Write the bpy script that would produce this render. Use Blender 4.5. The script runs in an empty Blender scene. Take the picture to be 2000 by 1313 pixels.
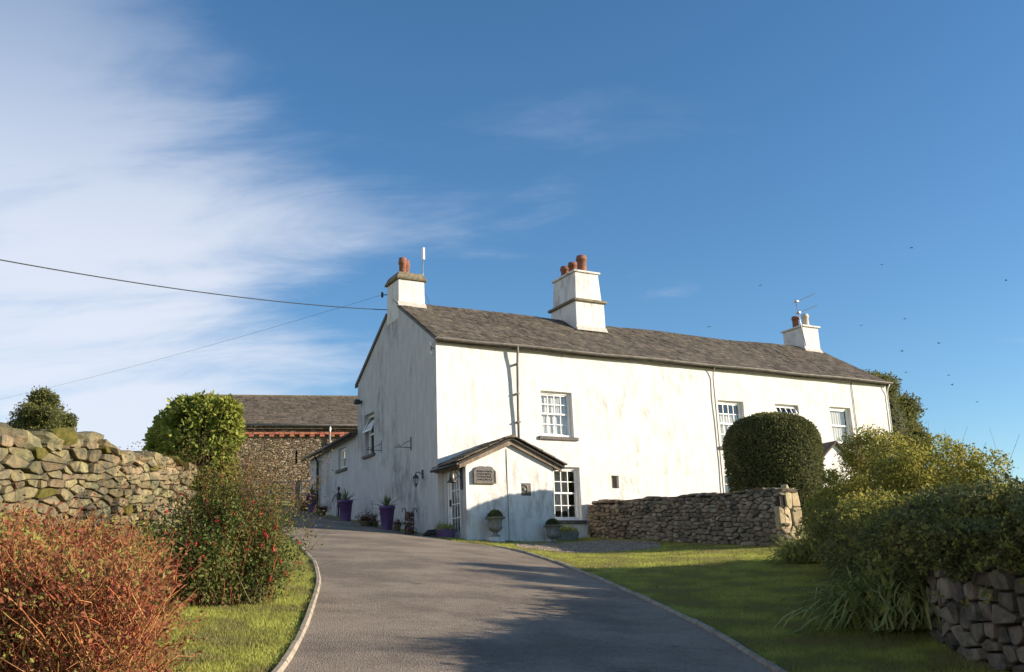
import bpy, math, random
import numpy as np
from mathutils import Vector, Matrix, noise
random.seed(7); rng = np.random.default_rng(7)
scn = bpy.context.scene
col = scn.collection
R = math.radians

# ------------------------------------------------------------------ camera
F, PITCH, ROLL, TH = 1945.0, R(14.70), R(-2.09), R(29.17)
EYE = np.array([0, 0, 1.6])
fw = np.array([0, math.cos(PITCH), math.sin(PITCH)]); rt0 = np.array([1., 0, 0]); up0 = np.cross(rt0, fw)
rt = math.cos(ROLL)*rt0 + math.sin(ROLL)*up0
up = -math.sin(ROLL)*rt0 + math.cos(ROLL)*up0
cd = bpy.data.cameras.new('camera'); cam = bpy.data.objects.new('camera', cd); col.objects.link(cam)
cam.matrix_world = Matrix(((rt[0], up[0], -fw[0], EYE[0]), (rt[1], up[1], -fw[1], EYE[1]), (rt[2], up[2], -fw[2], EYE[2]), (0, 0, 0, 1)))
cd.sensor_width = 36; cd.lens = F/2000*36; cd.clip_end = 3000; cd.clip_start = .05
scn.camera = cam

# ------------------------------------------------------------------ sun and sky
SUN_AZ, SUN_EL = 6.8, 15.2            # degrees behind the camera's right hand, above the horizon
ts = Vector((math.cos(R(SUN_EL))*math.cos(R(SUN_AZ)), -math.cos(R(SUN_EL))*math.sin(R(SUN_AZ)), math.sin(R(SUN_EL))))
sd = bpy.data.lights.new('sun', 'SUN'); so = bpy.data.objects.new('sun', sd); col.objects.link(so)
sd.energy = 4.1; sd.angle = R(.5); sd.color = (1.0, .865, .70)
so.rotation_euler = (-ts).to_track_quat('-Z', 'Y').to_euler()
so.location = (30, -10, 30)
w = bpy.data.worlds.new('World'); scn.world = w; w.use_nodes = True
nt = w.node_tree; nt.nodes.clear()
def nd(nt, typ, **kw):
    n = nt.nodes.new(typ)
    for k, v in kw.items():
        if k in n.inputs: n.inputs[k].default_value = v
        else: setattr(n, k, v)
    return n
def math_(nt, op, a, b=None, c=None, clamp=False):
    n = nt.nodes.new('ShaderNodeMath'); n.operation = op; n.use_clamp = clamp
    for i, x in enumerate((a, b, c)):
        if x is None: continue
        if isinstance(x, (int, float)): n.inputs[i].default_value = x
        else: nt.links.new(x, n.inputs[i])
    return n.outputs[0]
def maprange(nt, v, a, b, c=0., d=1., smooth=True):
    n = nt.nodes.new('ShaderNodeMapRange'); n.interpolation_type = 'SMOOTHSTEP' if smooth else 'LINEAR'
    nt.links.new(v, n.inputs[0])
    for i, x in enumerate((a, b, c, d)): n.inputs[i+1].default_value = x
    return n.outputs[0]
sky = nd(nt, 'ShaderNodeTexSky', sky_type='NISHITA', sun_disc=False, sun_elevation=R(SUN_EL), sun_rotation=math.atan2(ts.x, ts.y),
         altitude=200., air_density=1.0, dust_density=.1, ozone_density=3.0)
tc = nd(nt, 'ShaderNodeTexCoord'); sx = nd(nt, 'ShaderNodeSeparateXYZ'); nt.links.new(tc.outputs['Generated'], sx.inputs[0])
zz = math_(nt, 'ADD', math_(nt, 'MAXIMUM', sx.outputs[2], 0.), .18)
cxy = nd(nt, 'ShaderNodeCombineXYZ')
nt.links.new(math_(nt, 'DIVIDE', sx.outputs[0], zz), cxy.inputs[0]); nt.links.new(math_(nt, 'DIVIDE', sx.outputs[1], zz), cxy.inputs[1])
mp = nd(nt, 'ShaderNodeMapping'); mp.inputs['Rotation'].default_value = (0, 0, R(24)); mp.inputs['Scale'].default_value = (.62, 1.5, 1)
mp.inputs['Location'].default_value = (2.3, .6, 0)
nt.links.new(cxy.outputs[0], mp.inputs[0])
n1 = nd(nt, 'ShaderNodeTexNoise', Scale=1.15, Detail=9., Roughness=.56, Distortion=.55); nt.links.new(mp.outputs[0], n1.inputs['Vector'])
n2 = nd(nt, 'ShaderNodeTexNoise', Scale=3.2, Detail=8., Roughness=.62, Distortion=1.2); nt.links.new(mp.outputs[0], n2.inputs['Vector'])
# a bank of high cloud lies over the left-hand half of the sky
bank = maprange(nt, math_(nt, 'ADD', sx.outputs[0], math_(nt, 'MULTIPLY', sx.outputs[2], .55)), .17, -.24)
cl = math_(nt, 'ADD', math_(nt, 'MULTIPLY', n1.outputs[0], .8), math_(nt, 'MULTIPLY', n2.outputs[0], .25))
cl = math_(nt, 'ADD', cl, math_(nt, 'MULTIPLY', bank, .375))
cov = maprange(nt, cl, .60, .92)
low = maprange(nt, sx.outputs[2], .58, .28)      # thinner overhead
cov = math_(nt, 'MULTIPLY', cov, math_(nt, 'ADD', math_(nt, 'MULTIPLY', low, .62), .25), clamp=True)
mx = nd(nt, 'ShaderNodeMix', data_type='RGBA'); nt.links.new(cov, mx.inputs[0])
hs = nd(nt, 'ShaderNodeHueSaturation', Saturation=1.15, Value=.84); nt.links.new(sky.outputs[0], hs.inputs['Color'])
nt.links.new(hs.outputs[0], mx.inputs[6]); mx.inputs[7].default_value = (3.75, 3.95, 4.4, 1)
bg = nd(nt, 'ShaderNodeBackground', Strength=.1); nt.links.new(mx.outputs[2], bg.inputs[0])
wo = nd(nt, 'ShaderNodeOutputWorld'); nt.links.new(bg.outputs[0], wo.inputs[0])
vs = scn.view_settings; vs.view_transform = 'Standard'; vs.look = 'None'; vs.gamma = 1; vs.exposure = 1.15; vs.use_curve_mapping = False

# ------------------------------------------------------------------ helpers
def tag(o, label=None, cat=None, group=None, kind=None):
    if label: o['label'] = label
    if cat: o['category'] = cat
    if group: o['group'] = group
    if kind: o['kind'] = kind
    return o
def empty(name, loc, rz=0., label=None, cat=None, group=None, kind=None):
    o = bpy.data.objects.new(name, None); col.objects.link(o); o.empty_display_size = .2
    o.location = loc; o.rotation_euler = (0, 0, rz)
    return tag(o, label, cat, group, kind)
def link(name, me, mat=None, parent=None, smooth=False):
    o = bpy.data.objects.new(name, me); col.objects.link(o)
    if mat is not None and not me.materials: me.materials.append(mat)
    if smooth: me.polygons.foreach_set('use_smooth', np.ones(len(me.polygons), bool))
    if parent is not None: o.parent = parent
    return o
def np_mesh(name, V, Fc):
    """V (n,3), Fc (m,k) all faces of k corners"""
    V = np.asarray(V, np.float32); Fc = np.asarray(Fc, np.int32); m, k = Fc.shape
    me = bpy.data.meshes.new(name)
    me.vertices.add(len(V)); me.vertices.foreach_set('co', V.ravel())
    me.loops.add(m*k); me.loops.foreach_set('vertex_index', Fc.ravel())
    me.polygons.add(m); me.polygons.foreach_set('loop_start', np.arange(0, m*k, k, dtype=np.int32))
    me.polygons.foreach_set('loop_total', np.full(m, k, np.int32))
    me.update(calc_edges=True); return me
class MB:
    def __init__(s, T=None): s.v = []; s.f = []; s.T = T
    def add(s, vs, fs):
        b = len(s.v)
        s.v += [tuple(s.T(*p)) if s.T else tuple(p) for p in vs]; s.f += [tuple(b+i for i in f) for f in fs]; return s
    def quad(s, *p): return s.add(p, [tuple(range(len(p)))])
    def box(s, x0, x1, y0, y1, z0, z1):
        return s.add([(x0, y0, z0), (x1, y0, z0), (x1, y1, z0), (x0, y1, z0), (x0, y0, z1), (x1, y0, z1), (x1, y1, z1), (x0, y1, z1)],
                     [(0, 3, 2, 1), (4, 5, 6, 7), (0, 1, 5, 4), (1, 2, 6, 5), (2, 3, 7, 6), (3, 0, 4, 7)])
    def frus(s, x0, x1, y0, y1, z0, z1, t):    # box whose top shrinks by t on each side
        return s.add([(x0, y0, z0), (x1, y0, z0), (x1, y1, z0), (x0, y1, z0), (x0+t, y0+t, z1), (x1-t, y0+t, z1), (x1-t, y1-t, z1), (x0+t, y1-t, z1)],
                     [(0, 3, 2, 1), (4, 5, 6, 7), (0, 1, 5, 4), (1, 2, 6, 5), (2, 3, 7, 6), (3, 0, 4, 7)])
    def tube(s, pts, r, n=6, cap=True):
        pts = [Vector(p) for p in pts]; k = len(pts); rs = r if isinstance(r, (list, tuple)) else [r]*k
        vs = []; ref = None
        for i, p in enumerate(pts):
            d = (pts[min(i+1, k-1)] - pts[max(i-1, 0)]).normalized()
            a = Vector((0, 0, 1)) if abs(d.z) < .9 else Vector((1, 0, 0))
            if ref is not None: a = ref
            x = d.cross(a).normalized(); y = x.cross(d).normalized(); ref = y
            for j in range(n):
                t = 2*math.pi*j/n; vs.append(p + (x*math.cos(t) + y*math.sin(t))*rs[i])
        fs = [(i*n+j, i*n+(j+1) % n, (i+1)*n+(j+1) % n, (i+1)*n+j) for i in range(k-1) for j in range(n)]
        if cap: fs += [tuple(range(n-1, -1, -1)), tuple(range((k-1)*n, k*n))]
        return s.add(vs, fs)
    def lathe(s, prof, c=(0, 0, 0), n=20, wob=0.):
        vs = []; fs = []
        for i, (r, z) in enumerate(prof):
            for j in range(n):
                t = 2*math.pi*j/n; rr = r*(1+wob*math.sin(9*t)); vs.append((c[0]+rr*math.cos(t), c[1]+rr*math.sin(t), c[2]+z))
        k = len(prof)
        fs = [(i*n+j, i*n+(j+1) % n, (i+1)*n+(j+1) % n, (i+1)*n+j) for i in range(k-1) for j in range(n)]
        fs += [tuple(range(n-1, -1, -1)), tuple(range((k-1)*n, k*n))]
        return s.add(vs, fs)
    def build(s, name, mat, parent=None, smooth=False, bevel=0.):
        me = bpy.data.meshes.new(name); me.from_pydata(s.v, [], s.f); me.update()
        o = link(name, me, mat, parent, smooth)
        if bevel:
            b = o.modifiers.new('bevel', 'BEVEL'); b.width = bevel; b.segments = 2; b.limit_method = 'ANGLE'
        return o
def ss(t): t = np.clip(t, 0, 1); return t*t*(3-2*t)
def g(x, y):
    """height of the ground"""
    x = np.asarray(x, float); y = np.asarray(y, float)
    ys = np.where(y > 45, 45+15*(1-np.exp(-np.maximum(y-45, 0)/15)), np.where(y < -15, -15-15*(1-np.exp(np.minimum(y+15, 0)/15)), y))
    l = np.minimum(x, 0); l = np.where(l < -16, -16-8*(1-np.exp((l+16)/8)), l); r = np.maximum(x, 0)
    fall = np.maximum(r-11, 0)
    z = .1145*ys - .0956*l - .0956*r*np.exp(-(r/2.2)**2) - .10*ss(r/5) - 6*(1-np.exp(-.02*fall))
    return z + .018*np.sin(x*1.3+.7)*np.sin(y*.9) * ss(np.abs(x-(-.5))/6)
def gz(x, y): return float(g(x, y))
def ray(px, py): return fw + rt*(px-1000)/F - up*(py-656.5)/F
def at(px, py, D):
    """point seen at a pixel, D metres ahead of the camera"""
    d = ray(px, py); return EYE + d*(D/d[1])
def hit(px, py):
    d = ray(px, py); t0 = 2.
    for i in range(4000):
        t = 2 + i*.025; p = EYE + d*t
        if p[2] < gz(p[0], p[1]): return p
    return at(px, py, 60)
C0 = np.array([-2.082, 26.275, 3.207])
Uv = np.array([math.cos(TH), math.sin(TH), 0]); Wv = np.array([-math.sin(TH), math.cos(TH), 0])
def HP(u, w_, v): return C0 + Uv*u + Wv*w_ + np.array([0, 0, v])

# ------------------------------------------------------------------ materials
def mat(name, c0, c1, scale=4., detail=6., rough=.85, bump=.0, bscale=None, c2=None, c2scale=1., c2lo=.5, c2hi=.7, stretch=(1, 1, 1), rnd=0., spec=.3, bdist=.02, metal=0., local=False, lo=.35, hi=.65):
    m = bpy.data.materials.new(name); m.use_nodes = True; t = m.node_tree; b = t.nodes['Principled BSDF']
    b.inputs['Roughness'].default_value = rough; b.inputs['Specular IOR Level'].default_value = spec; b.inputs['Metallic'].default_value = metal
    if local: pos = nd(t, 'ShaderNodeTexCoord').outputs['Object']
    else: pos = nd(t, 'ShaderNodeNewGeometry').outputs['Position']
    mpn = nd(t, 'ShaderNodeMapping'); mpn.inputs['Scale'].default_value = stretch; t.links.new(pos, mpn.inputs[0]); pos = mpn.outputs[0]
    n = nd(t, 'ShaderNodeTexNoise', Scale=scale, Detail=detail, Roughness=.6); t.links.new(pos, n.inputs['Vector'])
    f = maprange(t, n.outputs[0], lo, hi)
    x = nd(t, 'ShaderNodeMix', data_type='RGBA'); t.links.new(f, x.inputs[0]); x.inputs[6].default_value = (*c0, 1); x.inputs[7].default_value = (*c1, 1)
    c = x.outputs[2]
    if c2 is not None:
        n2 = nd(t, 'ShaderNodeTexNoise', Scale=c2scale, Detail=7., Roughness=.65); t.links.new(pos, n2.inputs['Vector'])
        y = nd(t, 'ShaderNodeMix', data_type='RGBA'); t.links.new(maprange(t, n2.outputs[0], c2lo, c2hi), y.inputs[0]); t.links.new(c, y.inputs[6]); y.inputs[7].default_value = (*c2, 1); c = y.outputs[2]
    if rnd:
        oi = nd(t, 'ShaderNodeObjectInfo'); ge = nd(t, 'ShaderNodeNewGeometry')
        r = math_(t, 'FRACT', math_(t, 'ADD', oi.outputs['Random'], ge.outputs['Random Per Island']))
        h = nd(t, 'ShaderNodeHueSaturation'); t.links.new(c, h.inputs['Color'])
        t.links.new(maprange(t, r, 0, 1, 1-rnd, 1+rnd, False), h.inputs['Value'])
        t.links.new(maprange(t, math_(t, 'FRACT', math_(t, 'MULTIPLY', r, 7.3)), 0, 1, .5-.03*min(1, rnd*2), .5+.03*min(1, rnd*2), False), h.inputs['Hue']); c = h.outputs[0]
    t.links.new(c, b.inputs['Base Color'])
    if bump:
        n3 = nd(t, 'ShaderNodeTexNoise', Scale=bscale or scale*4, Detail=8., Roughness=.65); t.links.new(pos, n3.inputs['Vector'])
        bp = nd(t, 'ShaderNodeBump', Strength=bump, Distance=bdist); t.links.new(n3.outputs[0], bp.inputs['Height']); t.links.new(bp.outputs[0], b.inputs['Normal'])
    return m
def leafmat(name, cols, trans=.35, rough=.7, spec=.12, nsc=2.2, nw=.3):
    m = bpy.data.materials.new(name); m.use_nodes = True; t = m.node_tree; b = t.nodes['Principled BSDF']; b.inputs['Roughness'].default_value = rough; b.inputs['Specular IOR Level'].default_value = spec
    ge = nd(t, 'ShaderNodeNewGeometry'); cr = nd(t, 'ShaderNodeValToRGB'); e = cr.color_ramp.elements
    while len(e) < len(cols): e.new(.5)
    for i, c in enumerate(cols): e[i].position = i/(len(cols)-1); e[i].color = (*c, 1)
    nz = nd(t, 'ShaderNodeTexNoise', Scale=nsc, Detail=6.); t.links.new(ge.outputs['Position'], nz.inputs['Vector'])
    f = math_(t, 'ADD', math_(t, 'MULTIPLY', ge.outputs['Random Per Island'], 1-nw), math_(t, 'MULTIPLY', maprange(t, nz.outputs[0], .35, .65), nw))
    t.links.new(f, cr.inputs[0]); t.links.new(cr.outputs[0], b.inputs['Base Color'])
    tr = nd(t, 'ShaderNodeBsdfTranslucent'); t.links.new(cr.outputs[0], tr.inputs[0])
    mxs = nd(t, 'ShaderNodeMixShader', Fac=trans); t.links.new(b.outputs[0], mxs.inputs[1]); t.links.new(tr.outputs[0], mxs.inputs[2])
    t.links.new(mxs.outputs[0], t.nodes['Material Output'].inputs[0]); return m
def plaster(name, stain_lo, stain_hi, stain, base=(.80, .78, .73)):
    m = bpy.data.materials.new(name); m.use_nodes = True; t = m.node_tree; b = t.nodes['Principled BSDF']
    b.inputs['Roughness'].default_value = .9; b.inputs['Specular IOR Level'].default_value = .15
    pos = nd(t, 'ShaderNodeTexCoord').outputs['Object']
    def nz(sc, st, det=8., ro=.65):
        mpn = nd(t, 'ShaderNodeMapping'); mpn.inputs['Scale'].default_value = st; t.links.new(pos, mpn.inputs[0])
        n = nd(t, 'ShaderNodeTexNoise', Scale=sc, Detail=det, Roughness=ro); t.links.new(mpn.outputs[0], n.inputs['Vector']); return n.outputs[0]
    patch = maprange(t, nz(.55, (1, 1, .8), 4.), .48, .68)
    streak = maprange(t, nz(5., (1, 1, .3)), stain_lo, stain_hi)
    spk = maprange(t, nz(26., (1, 1, .7), 5.), .56, .72)
    f = math_(t, 'MULTIPLY', math_(t, 'ADD', math_(t, 'MULTIPLY', streak, .8), math_(t, 'MULTIPLY', spk, .75)), math_(t, 'ADD', math_(t, 'MULTIPLY', patch, .75), .3), clamp=True)
    x = nd(t, 'ShaderNodeMix', data_type='RGBA'); t.links.new(f, x.inputs[0]); x.inputs[6].default_value = (*base, 1); x.inputs[7].default_value = (*stain, 1)
    t.links.new(x.outputs[2], b.inputs['Base Color'])
    bh = math_(t, 'ADD', math_(t, 'MULTIPLY', nz(2.2, (1, 1, 1), 3.), 1.), math_(t, 'MULTIPLY', nz(30., (1, 1, 1), 5.), .12))
    bp = nd(t, 'ShaderNodeBump', Strength=.55, Distance=.05); t.links.new(bh, bp.inputs['Height']); t.links.new(bp.outputs[0], b.inputs['Normal'])
    return m
M = {}
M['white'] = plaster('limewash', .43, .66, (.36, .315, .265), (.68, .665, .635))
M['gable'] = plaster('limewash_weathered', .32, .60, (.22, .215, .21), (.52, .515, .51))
M['chim'] = plaster('limewash_stack', .44, .68, (.36, .33, .29), (.66, .64, .61))
M['slate'] = mat('roof_slate', (.070, .058, .046), (.122, .102, .078), 6., 7., .8, .6, 40., (.175, .148, .095), 5.5, .5, .68, rnd=.30, bdist=.006, spec=.2)
M['deck'] = mat('roof_deck', (.03, .026, .022), (.05, .042, .035), 6.)
M['paint'] = mat('white_paint', (.80, .80, .78), (.72, .71, .68), 8., rough=.45, spec=.5)
M['sill'] = mat('slate_sill', (.085, .075, .07), (.13, .115, .10), 12., rough=.7, bump=.3)
M['iron'] = mat('black_iron', (.018, .018, .02), (.035, .033, .032), 20., rough=.5, spec=.5)
M['gutter'] = mat('gutter_grey', (.13, .115, .10), (.20, .18, .155), 5., rough=.55)
M['galv'] = mat('galvanised', (.45, .46, .47), (.58, .58, .58), 12., rough=.35, metal=.7)
M['terracotta'] = mat('terracotta', (.20, .082, .05), (.30, .13, .08), 9., rough=.85, bump=.3, c2=(.12, .09, .07), c2scale=5., c2lo=.55, c2hi=.75)
M['buff'] = mat('buff_pot', (.50, .42, .33), (.62, .55, .45), 9.)
M['band'] = mat('stack_slate', (.13, .11, .07), (.24, .20, .13), 9., rough=.9, bump=.5)
M['purple'] = mat('purple_glaze', (.075, .034, .115), (.10, .048, .15), 5., rough=.5, spec=.5)
M['stonegrey'] = mat('urn_stone', (.17, .17, .145), (.27, .26, .22), 14., rough=.95, bump=.5, c2=(.10, .12, .08), c2scale=7.)
M['soil'] = mat('soil', (.035, .026, .018), (.06, .045, .03), 20., bump=.5)
M['wood'] = mat('old_wood', (.16, .12, .085), (.26, .21, .155), 7., stretch=(1, 1, .2), bump=.4)
M['lstone'] = mat('field_stone', (.175, .138, .072), (.265, .21, .115), 8., 9., .95, 1., 30., (.125, .115, .07), 6., .46, .58, rnd=.36, bdist=.03)
M['moss'] = mat('moss', (.085, .08, .015), (.15, .125, .025), 18., rough=1., bump=1., bscale=90.)
M['gstone'] = mat('garden_wall_stone', (.17, .135, .095), (.27, .22, .16), 6., 8., .95, .9, 25., (.10, .10, .075), 4., .5, .66, rnd=.34, bdist=.02)
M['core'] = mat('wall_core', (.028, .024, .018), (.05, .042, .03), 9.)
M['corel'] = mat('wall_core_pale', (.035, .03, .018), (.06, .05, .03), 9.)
M['kerb'] = mat('kerb_concrete', (.30, .25, .185), (.40, .345, .26), 9., rough=.95, bump=.5, c2=(.17, .15, .10), c2scale=2.5)
M['cable'] = mat('cable', (.02, .02, .022), (.03, .03, .03), 5., rough=.6)
M['curtain'] = mat('net_curtain', (.60, .57, .54), (.74, .71, .68), 9., stretch=(3, 3, .4), rough=.95)
M['brick'] = mat('red_brick', (.32, .11, .065), (.44, .18, .10), 9., rough=.9, rnd=.2, bump=.4)
M['cement'] = mat('cement_flashing', (.42, .39, .34), (.55, .51, .45), 9., rough=.95, bump=.5)
def glass(name):
    m = bpy.data.materials.new(name); m.use_nodes = True; t = m.node_tree; t.nodes.remove(t.nodes['Principled BSDF'])
    gl = nd(t, 'ShaderNodeBsdfGlossy', Roughness=.03); tr = nd(t, 'ShaderNodeBsdfTransparent'); tr.inputs[0].default_value = (.86, .88, .87, 1)
    ge = nd(t, 'ShaderNodeNewGeometry'); dt = nd(t, 'ShaderNodeVectorMath', operation='DOT_PRODUCT'); t.links.new(ge.outputs['Normal'], dt.inputs[0]); t.links.new(ge.outputs['Incoming'], dt.inputs[1]); x = nd(t, 'ShaderNodeMixShader')
    fres = math_(t, 'ADD', math_(t, 'MULTIPLY', math_(t, 'POWER', math_(t, 'SUBTRACT', 1., math_(t, 'ABSOLUTE', dt.outputs['Value'])), 5.), .85), .13, clamp=True)
    nz = nd(t, 'ShaderNodeTexNoise', Scale=3., Detail=1.); bp = nd(t, 'ShaderNodeBump', Strength=.12, Distance=.02); t.links.new(nz.outputs[0], bp.inputs['Height']); t.links.new(bp.outputs[0], gl.inputs['Normal'])
    t.links.new(fres, x.inputs[0]); t.links.new(tr.outputs[0], x.inputs[1]); t.links.new(gl.outputs[0], x.inputs[2])
    t.links.new(x.outputs[0], t.nodes['Material Output'].inputs[0]); return m
M['glass'] = glass('window_glass')
def asphalt():
    m = bpy.data.materials.new('asphalt'); m.use_nodes = True; t = m.node_tree; b = t.nodes['Principled BSDF']; b.inputs['Roughness'].default_value = .88; b.inputs['Specular IOR Level'].default_value = .25
    p = nd(t, 'ShaderNodeNewGeometry').outputs['Position']
    def nz(sc, det=4., ro=.6):
        n = nd(t, 'ShaderNodeTexNoise', Scale=sc, Detail=det, Roughness=ro); t.links.new(p, n.inputs['Vector']); return n.outputs[0]
    v = nd(t, 'ShaderNodeTexVoronoi', Scale=75.); t.links.new(p, v.inputs['Vector'])
    c = nd(t, 'ShaderNodeValToRGB'); e = c.color_ramp.elements; e[0].color = (.115, .093, .072, 1); e[1].color = (.34, .275, .205, 1); e[0].position = .2; e[1].position = .85
    f = math_(t, 'ADD', math_(t, 'MULTIPLY', maprange(t, nz(.8, 5.), .35, .65), .32), math_(t, 'MULTIPLY', v.outputs['Color'], .42))
    f = math_(t, 'ADD', f, math_(t, 'MULTIPLY', nz(9., 5.), .3)); t.links.new(f, c.inputs[0])
    x = nd(t, 'ShaderNodeMix', data_type='RGBA'); t.links.new(maprange(t, nz(1.7, 8., .7), .60, .72), x.inputs[0]); t.links.new(c.outputs[0], x.inputs[6]); x.inputs[7].default_value = (.085, .078, .07, 1)
    t.links.new(x.outputs[2], b.inputs['Base Color'])
    bp = nd(t, 'ShaderNodeBump', Strength=.8, Distance=.008); t.links.new(math_(t, 'ADD', v.outputs['Distance'], nz(40., 5.)), bp.inputs['Height']); t.links.new(bp.outputs[0], b.inputs['Normal']); return m
M['asphalt'] = asphalt()
M['lawn'] = mat('lawn_soil', (.20, .205, .065), (.30, .30, .095), 3., 8., 1., 1., 60., (.15, .125, .06), 1.2, .52, .72)
M['gravel'] = mat('gravel', (.22, .17, .13), (.36, .29, .23), 30., 8., 1., 1., 70., (.16, .14, .09), 1.2)
M['grass'] = leafmat('grass_blade', [(.34, .28, .14), (.29, .285, .09), (.40, .415, .10), (.54, .55, .15)], .45, .7, nsc=1.6, nw=.62)
M['ivyleaf'] = leafmat('ivy_leaf', [(.030, .042, .012), (.05, .07, .018), (.085, .10, .026), (.12, .125, .03)], .3)
M['ivylight'] = leafmat('ivy_leaf_light', [(.10, .12, .03), (.20, .23, .04), (.31, .33, .065), (.45, .45, .13)], .35)
M['topiary'] = leafmat('clipped_leaf', [(.06, .07, .03), (.105, .115, .045), (.17, .175, .065), (.29, .26, .105)], .25)
M['treeleaf'] = leafmat('tree_leaf', [(.09, .095, .034), (.16, .165, .052), (.25, .24, .075)], .35)
M['autumn'] = leafmat('autumn_leaf', [(.10, .115, .035), (.19, .205, .05), (.29, .285, .06), (.42, .37, .085), (.26, .18, .06)], .5)
M['cotone'] = leafmat('trailing_leaf', [(.075, .086, .038), (.135, .152, .056), (.22, .225, .08), (.36, .31, .12)], .25)
M['fuchsia'] = leafmat('fuchsia_leaf', [(.055, .078, .022), (.10, .135, .036), (.165, .19, .05), (.24, .20, .075)], .35)
M['redstem'] = leafmat('red_stem', [(.13, .05, .035), (.33, .06, .05), (.46, .13, .06), (.56, .27, .10), (.36, .20, .09), (.19, .09, .06)], .15)
M['redleaf'] = leafmat('russet_leaf', [(.12, .055, .035), (.26, .09, .055), (.36, .15, .07), (.26, .24, .07), (.34, .38, .09)], .35)
M['drystem'] = mat('twig', (.12, .08, .045), (.20, .14, .08), 9.)
M['flower'] = mat('fuchsia_flower', (.42, .018, .03), (.55, .05, .045), 30., rough=.5)
M['agave'] = leafmat('agave_leaf', [(.08, .115, .05), (.14, .18, .075), (.20, .22, .10)], .15)
M['strap'] = leafmat('strap_leaf', [(.15, .18, .06), (.25, .285, .085), (.40, .41, .14), (.46, .40, .17)], .3)
M['dryleaf'] = leafmat('withered_leaf', [(.06, .025, .018), (.11, .045, .025), (.16, .08, .035)], .3)

# ------------------------------------------------------------------ ground, drive, kerbs
xs = np.concatenate([np.linspace(-400, -30, 24)[:-1], np.linspace(-30, 30, 151), np.linspace(30, 400, 24)[1:]])
ys = np.concatenate([np.linspace(-120, -8, 16)[:-1], np.linspace(-8, 60, 171), np.linspace(60, 700, 30)[1:]])
X, Y = np.meshgrid(xs, ys); Zg = g(X, Y)
nx, ny = len(xs), len(ys); idx = np.arange(nx*ny).reshape(ny, nx)
q = np.stack([idx[:-1, :-1], idx[:-1, 1:], idx[1:, 1:], idx[1:, :-1]], -1).reshape(-1, 4)
ground = link('ground', np_mesh('ground', np.stack([X, Y, Zg], -1).reshape(-1, 3), q), M['lawn'], smooth=True)
tag(ground, 'grassy hillside ground rising towards the white farmhouse', 'ground', kind='structure')

def smooth_line(pts, n):
    P = np.array(pts, float); d = np.r_[0, np.cumsum(np.hypot(*np.diff(P, axis=0).T))]; t = np.linspace(0, d[-1], n)
    out = np.stack([np.interp(t, d, P[:, 0]), np.interp(t, d, P[:, 1])], 1)
    for _ in range(6): out[1:-1] = (out[:-2]+2*out[1:-1]+out[2:])/4
    return out
LE = [tuple(hit(*p)[:2]) for p in [(563, 1310), (605, 1220), (628, 1140), (618, 1100), (590, 1070)]]
LE = [(-1.75, -6), (-1.65, 0), (-1.7, 5)] + LE + [(-5.35, 23.3), (-6.7, 28.2), (-8.6, 34), (-10.2, 39.2)]
RE = [tuple(hit(*p)[:2]) for p in [(1500, 1310), (1400, 1245), (1300, 1195), (1200, 1148), (1100, 1106)]]
HPg = lambda u, w_: tuple(HP(u, w_, 0)[:2])
RE = [(2.3, -6), (2.3, 0), (2.3, 5)] + RE + [tuple(hit(1012, 1078)[:2]), tuple(hit(945, 1066)[:2]), tuple(hit(885, 1059)[:2]), HPg(-.62, .4), HPg(-.62, 5.), HPg(-.5, 10.5), HPg(.3, 13.5)]
Lc = smooth_line(LE, 140); Rc = smooth_line(RE, 140)
nw = 22; V = []
for a, b in zip(Lc, Rc):
    for k in range(nw):
        t = k/(nw-1); p = a*(1-t)+b*t; V.append((p[0], p[1], gz(*p)+.02+.035*math.sin(math.pi*t)))
i = np.arange(140*nw).reshape(140, nw); q = np.stack([i[:-1, :-1], i[:-1, 1:], i[1:, 1:], i[1:, :-1]], -1).reshape(-1, 4)
drive = tag(link('driveway', np_mesh('driveway', V, q), M['asphalt'], smooth=True), 'worn grey asphalt driveway curving uphill past the white gable', 'driveway', kind='structure')
def kerb_run(name, line, s0, s1, side, label):
    root = empty(name, (0, 0, 0), 0, label, 'kerb', kind='structure')
    d = np.r_[0, np.cumsum(np.hypot(*np.diff(line, axis=0).T))]; s = s0; k = 0
    f = lambda t: np.array([np.interp(t, d, line[:, 0]), np.interp(t, d, line[:, 1])])
    while s < min(s1, d[-1]-1.):
        L = .9; b = MB(); vs = []
        for j in range(4):
            t = s+.008+(L-.016)*j/3; p = f(t); tg = f(t+.05)-f(t-.05); tg /= np.hypot(*tg); nr = np.array([-tg[1], tg[0]])*side
            z = gz(*p)+.02; hh = .034+.006*math.sin(k*2.1)
            for (o_, zz_) in ((-.005, -.15), (-.005, hh-.02), (.012, hh), (.052, hh), (.062, hh-.02), (.062, -.15)):
                pp = p+nr*o_; vs.append((pp[0], pp[1], z+zz_))
        fs = [(j*6+m_, j*6+(m_+1) % 6, (j+1)*6+(m_+1) % 6, (j+1)*6+m_) for j in range(3) for m_ in range(6)] + [tuple(range(6)), tuple(range(18, 24))]
        b.add(vs, fs).build('kerb_stone', M['kerb'], root); s += L; k += 1
kerb_run('kerb', Lc, 8, 34.5, 1, 'pale concrete edging along the lawn with the red-flowered shrub')
dR = np.r_[0, np.cumsum(np.hypot(*np.diff(Rc, axis=0).T))]
kerb_run('kerb', Rc, 8, float(dR[np.argmax(Rc[:, 1] > 22.9)]), -1, 'pale concrete edging between the drive and the gravel and shaded lawn')

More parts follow.
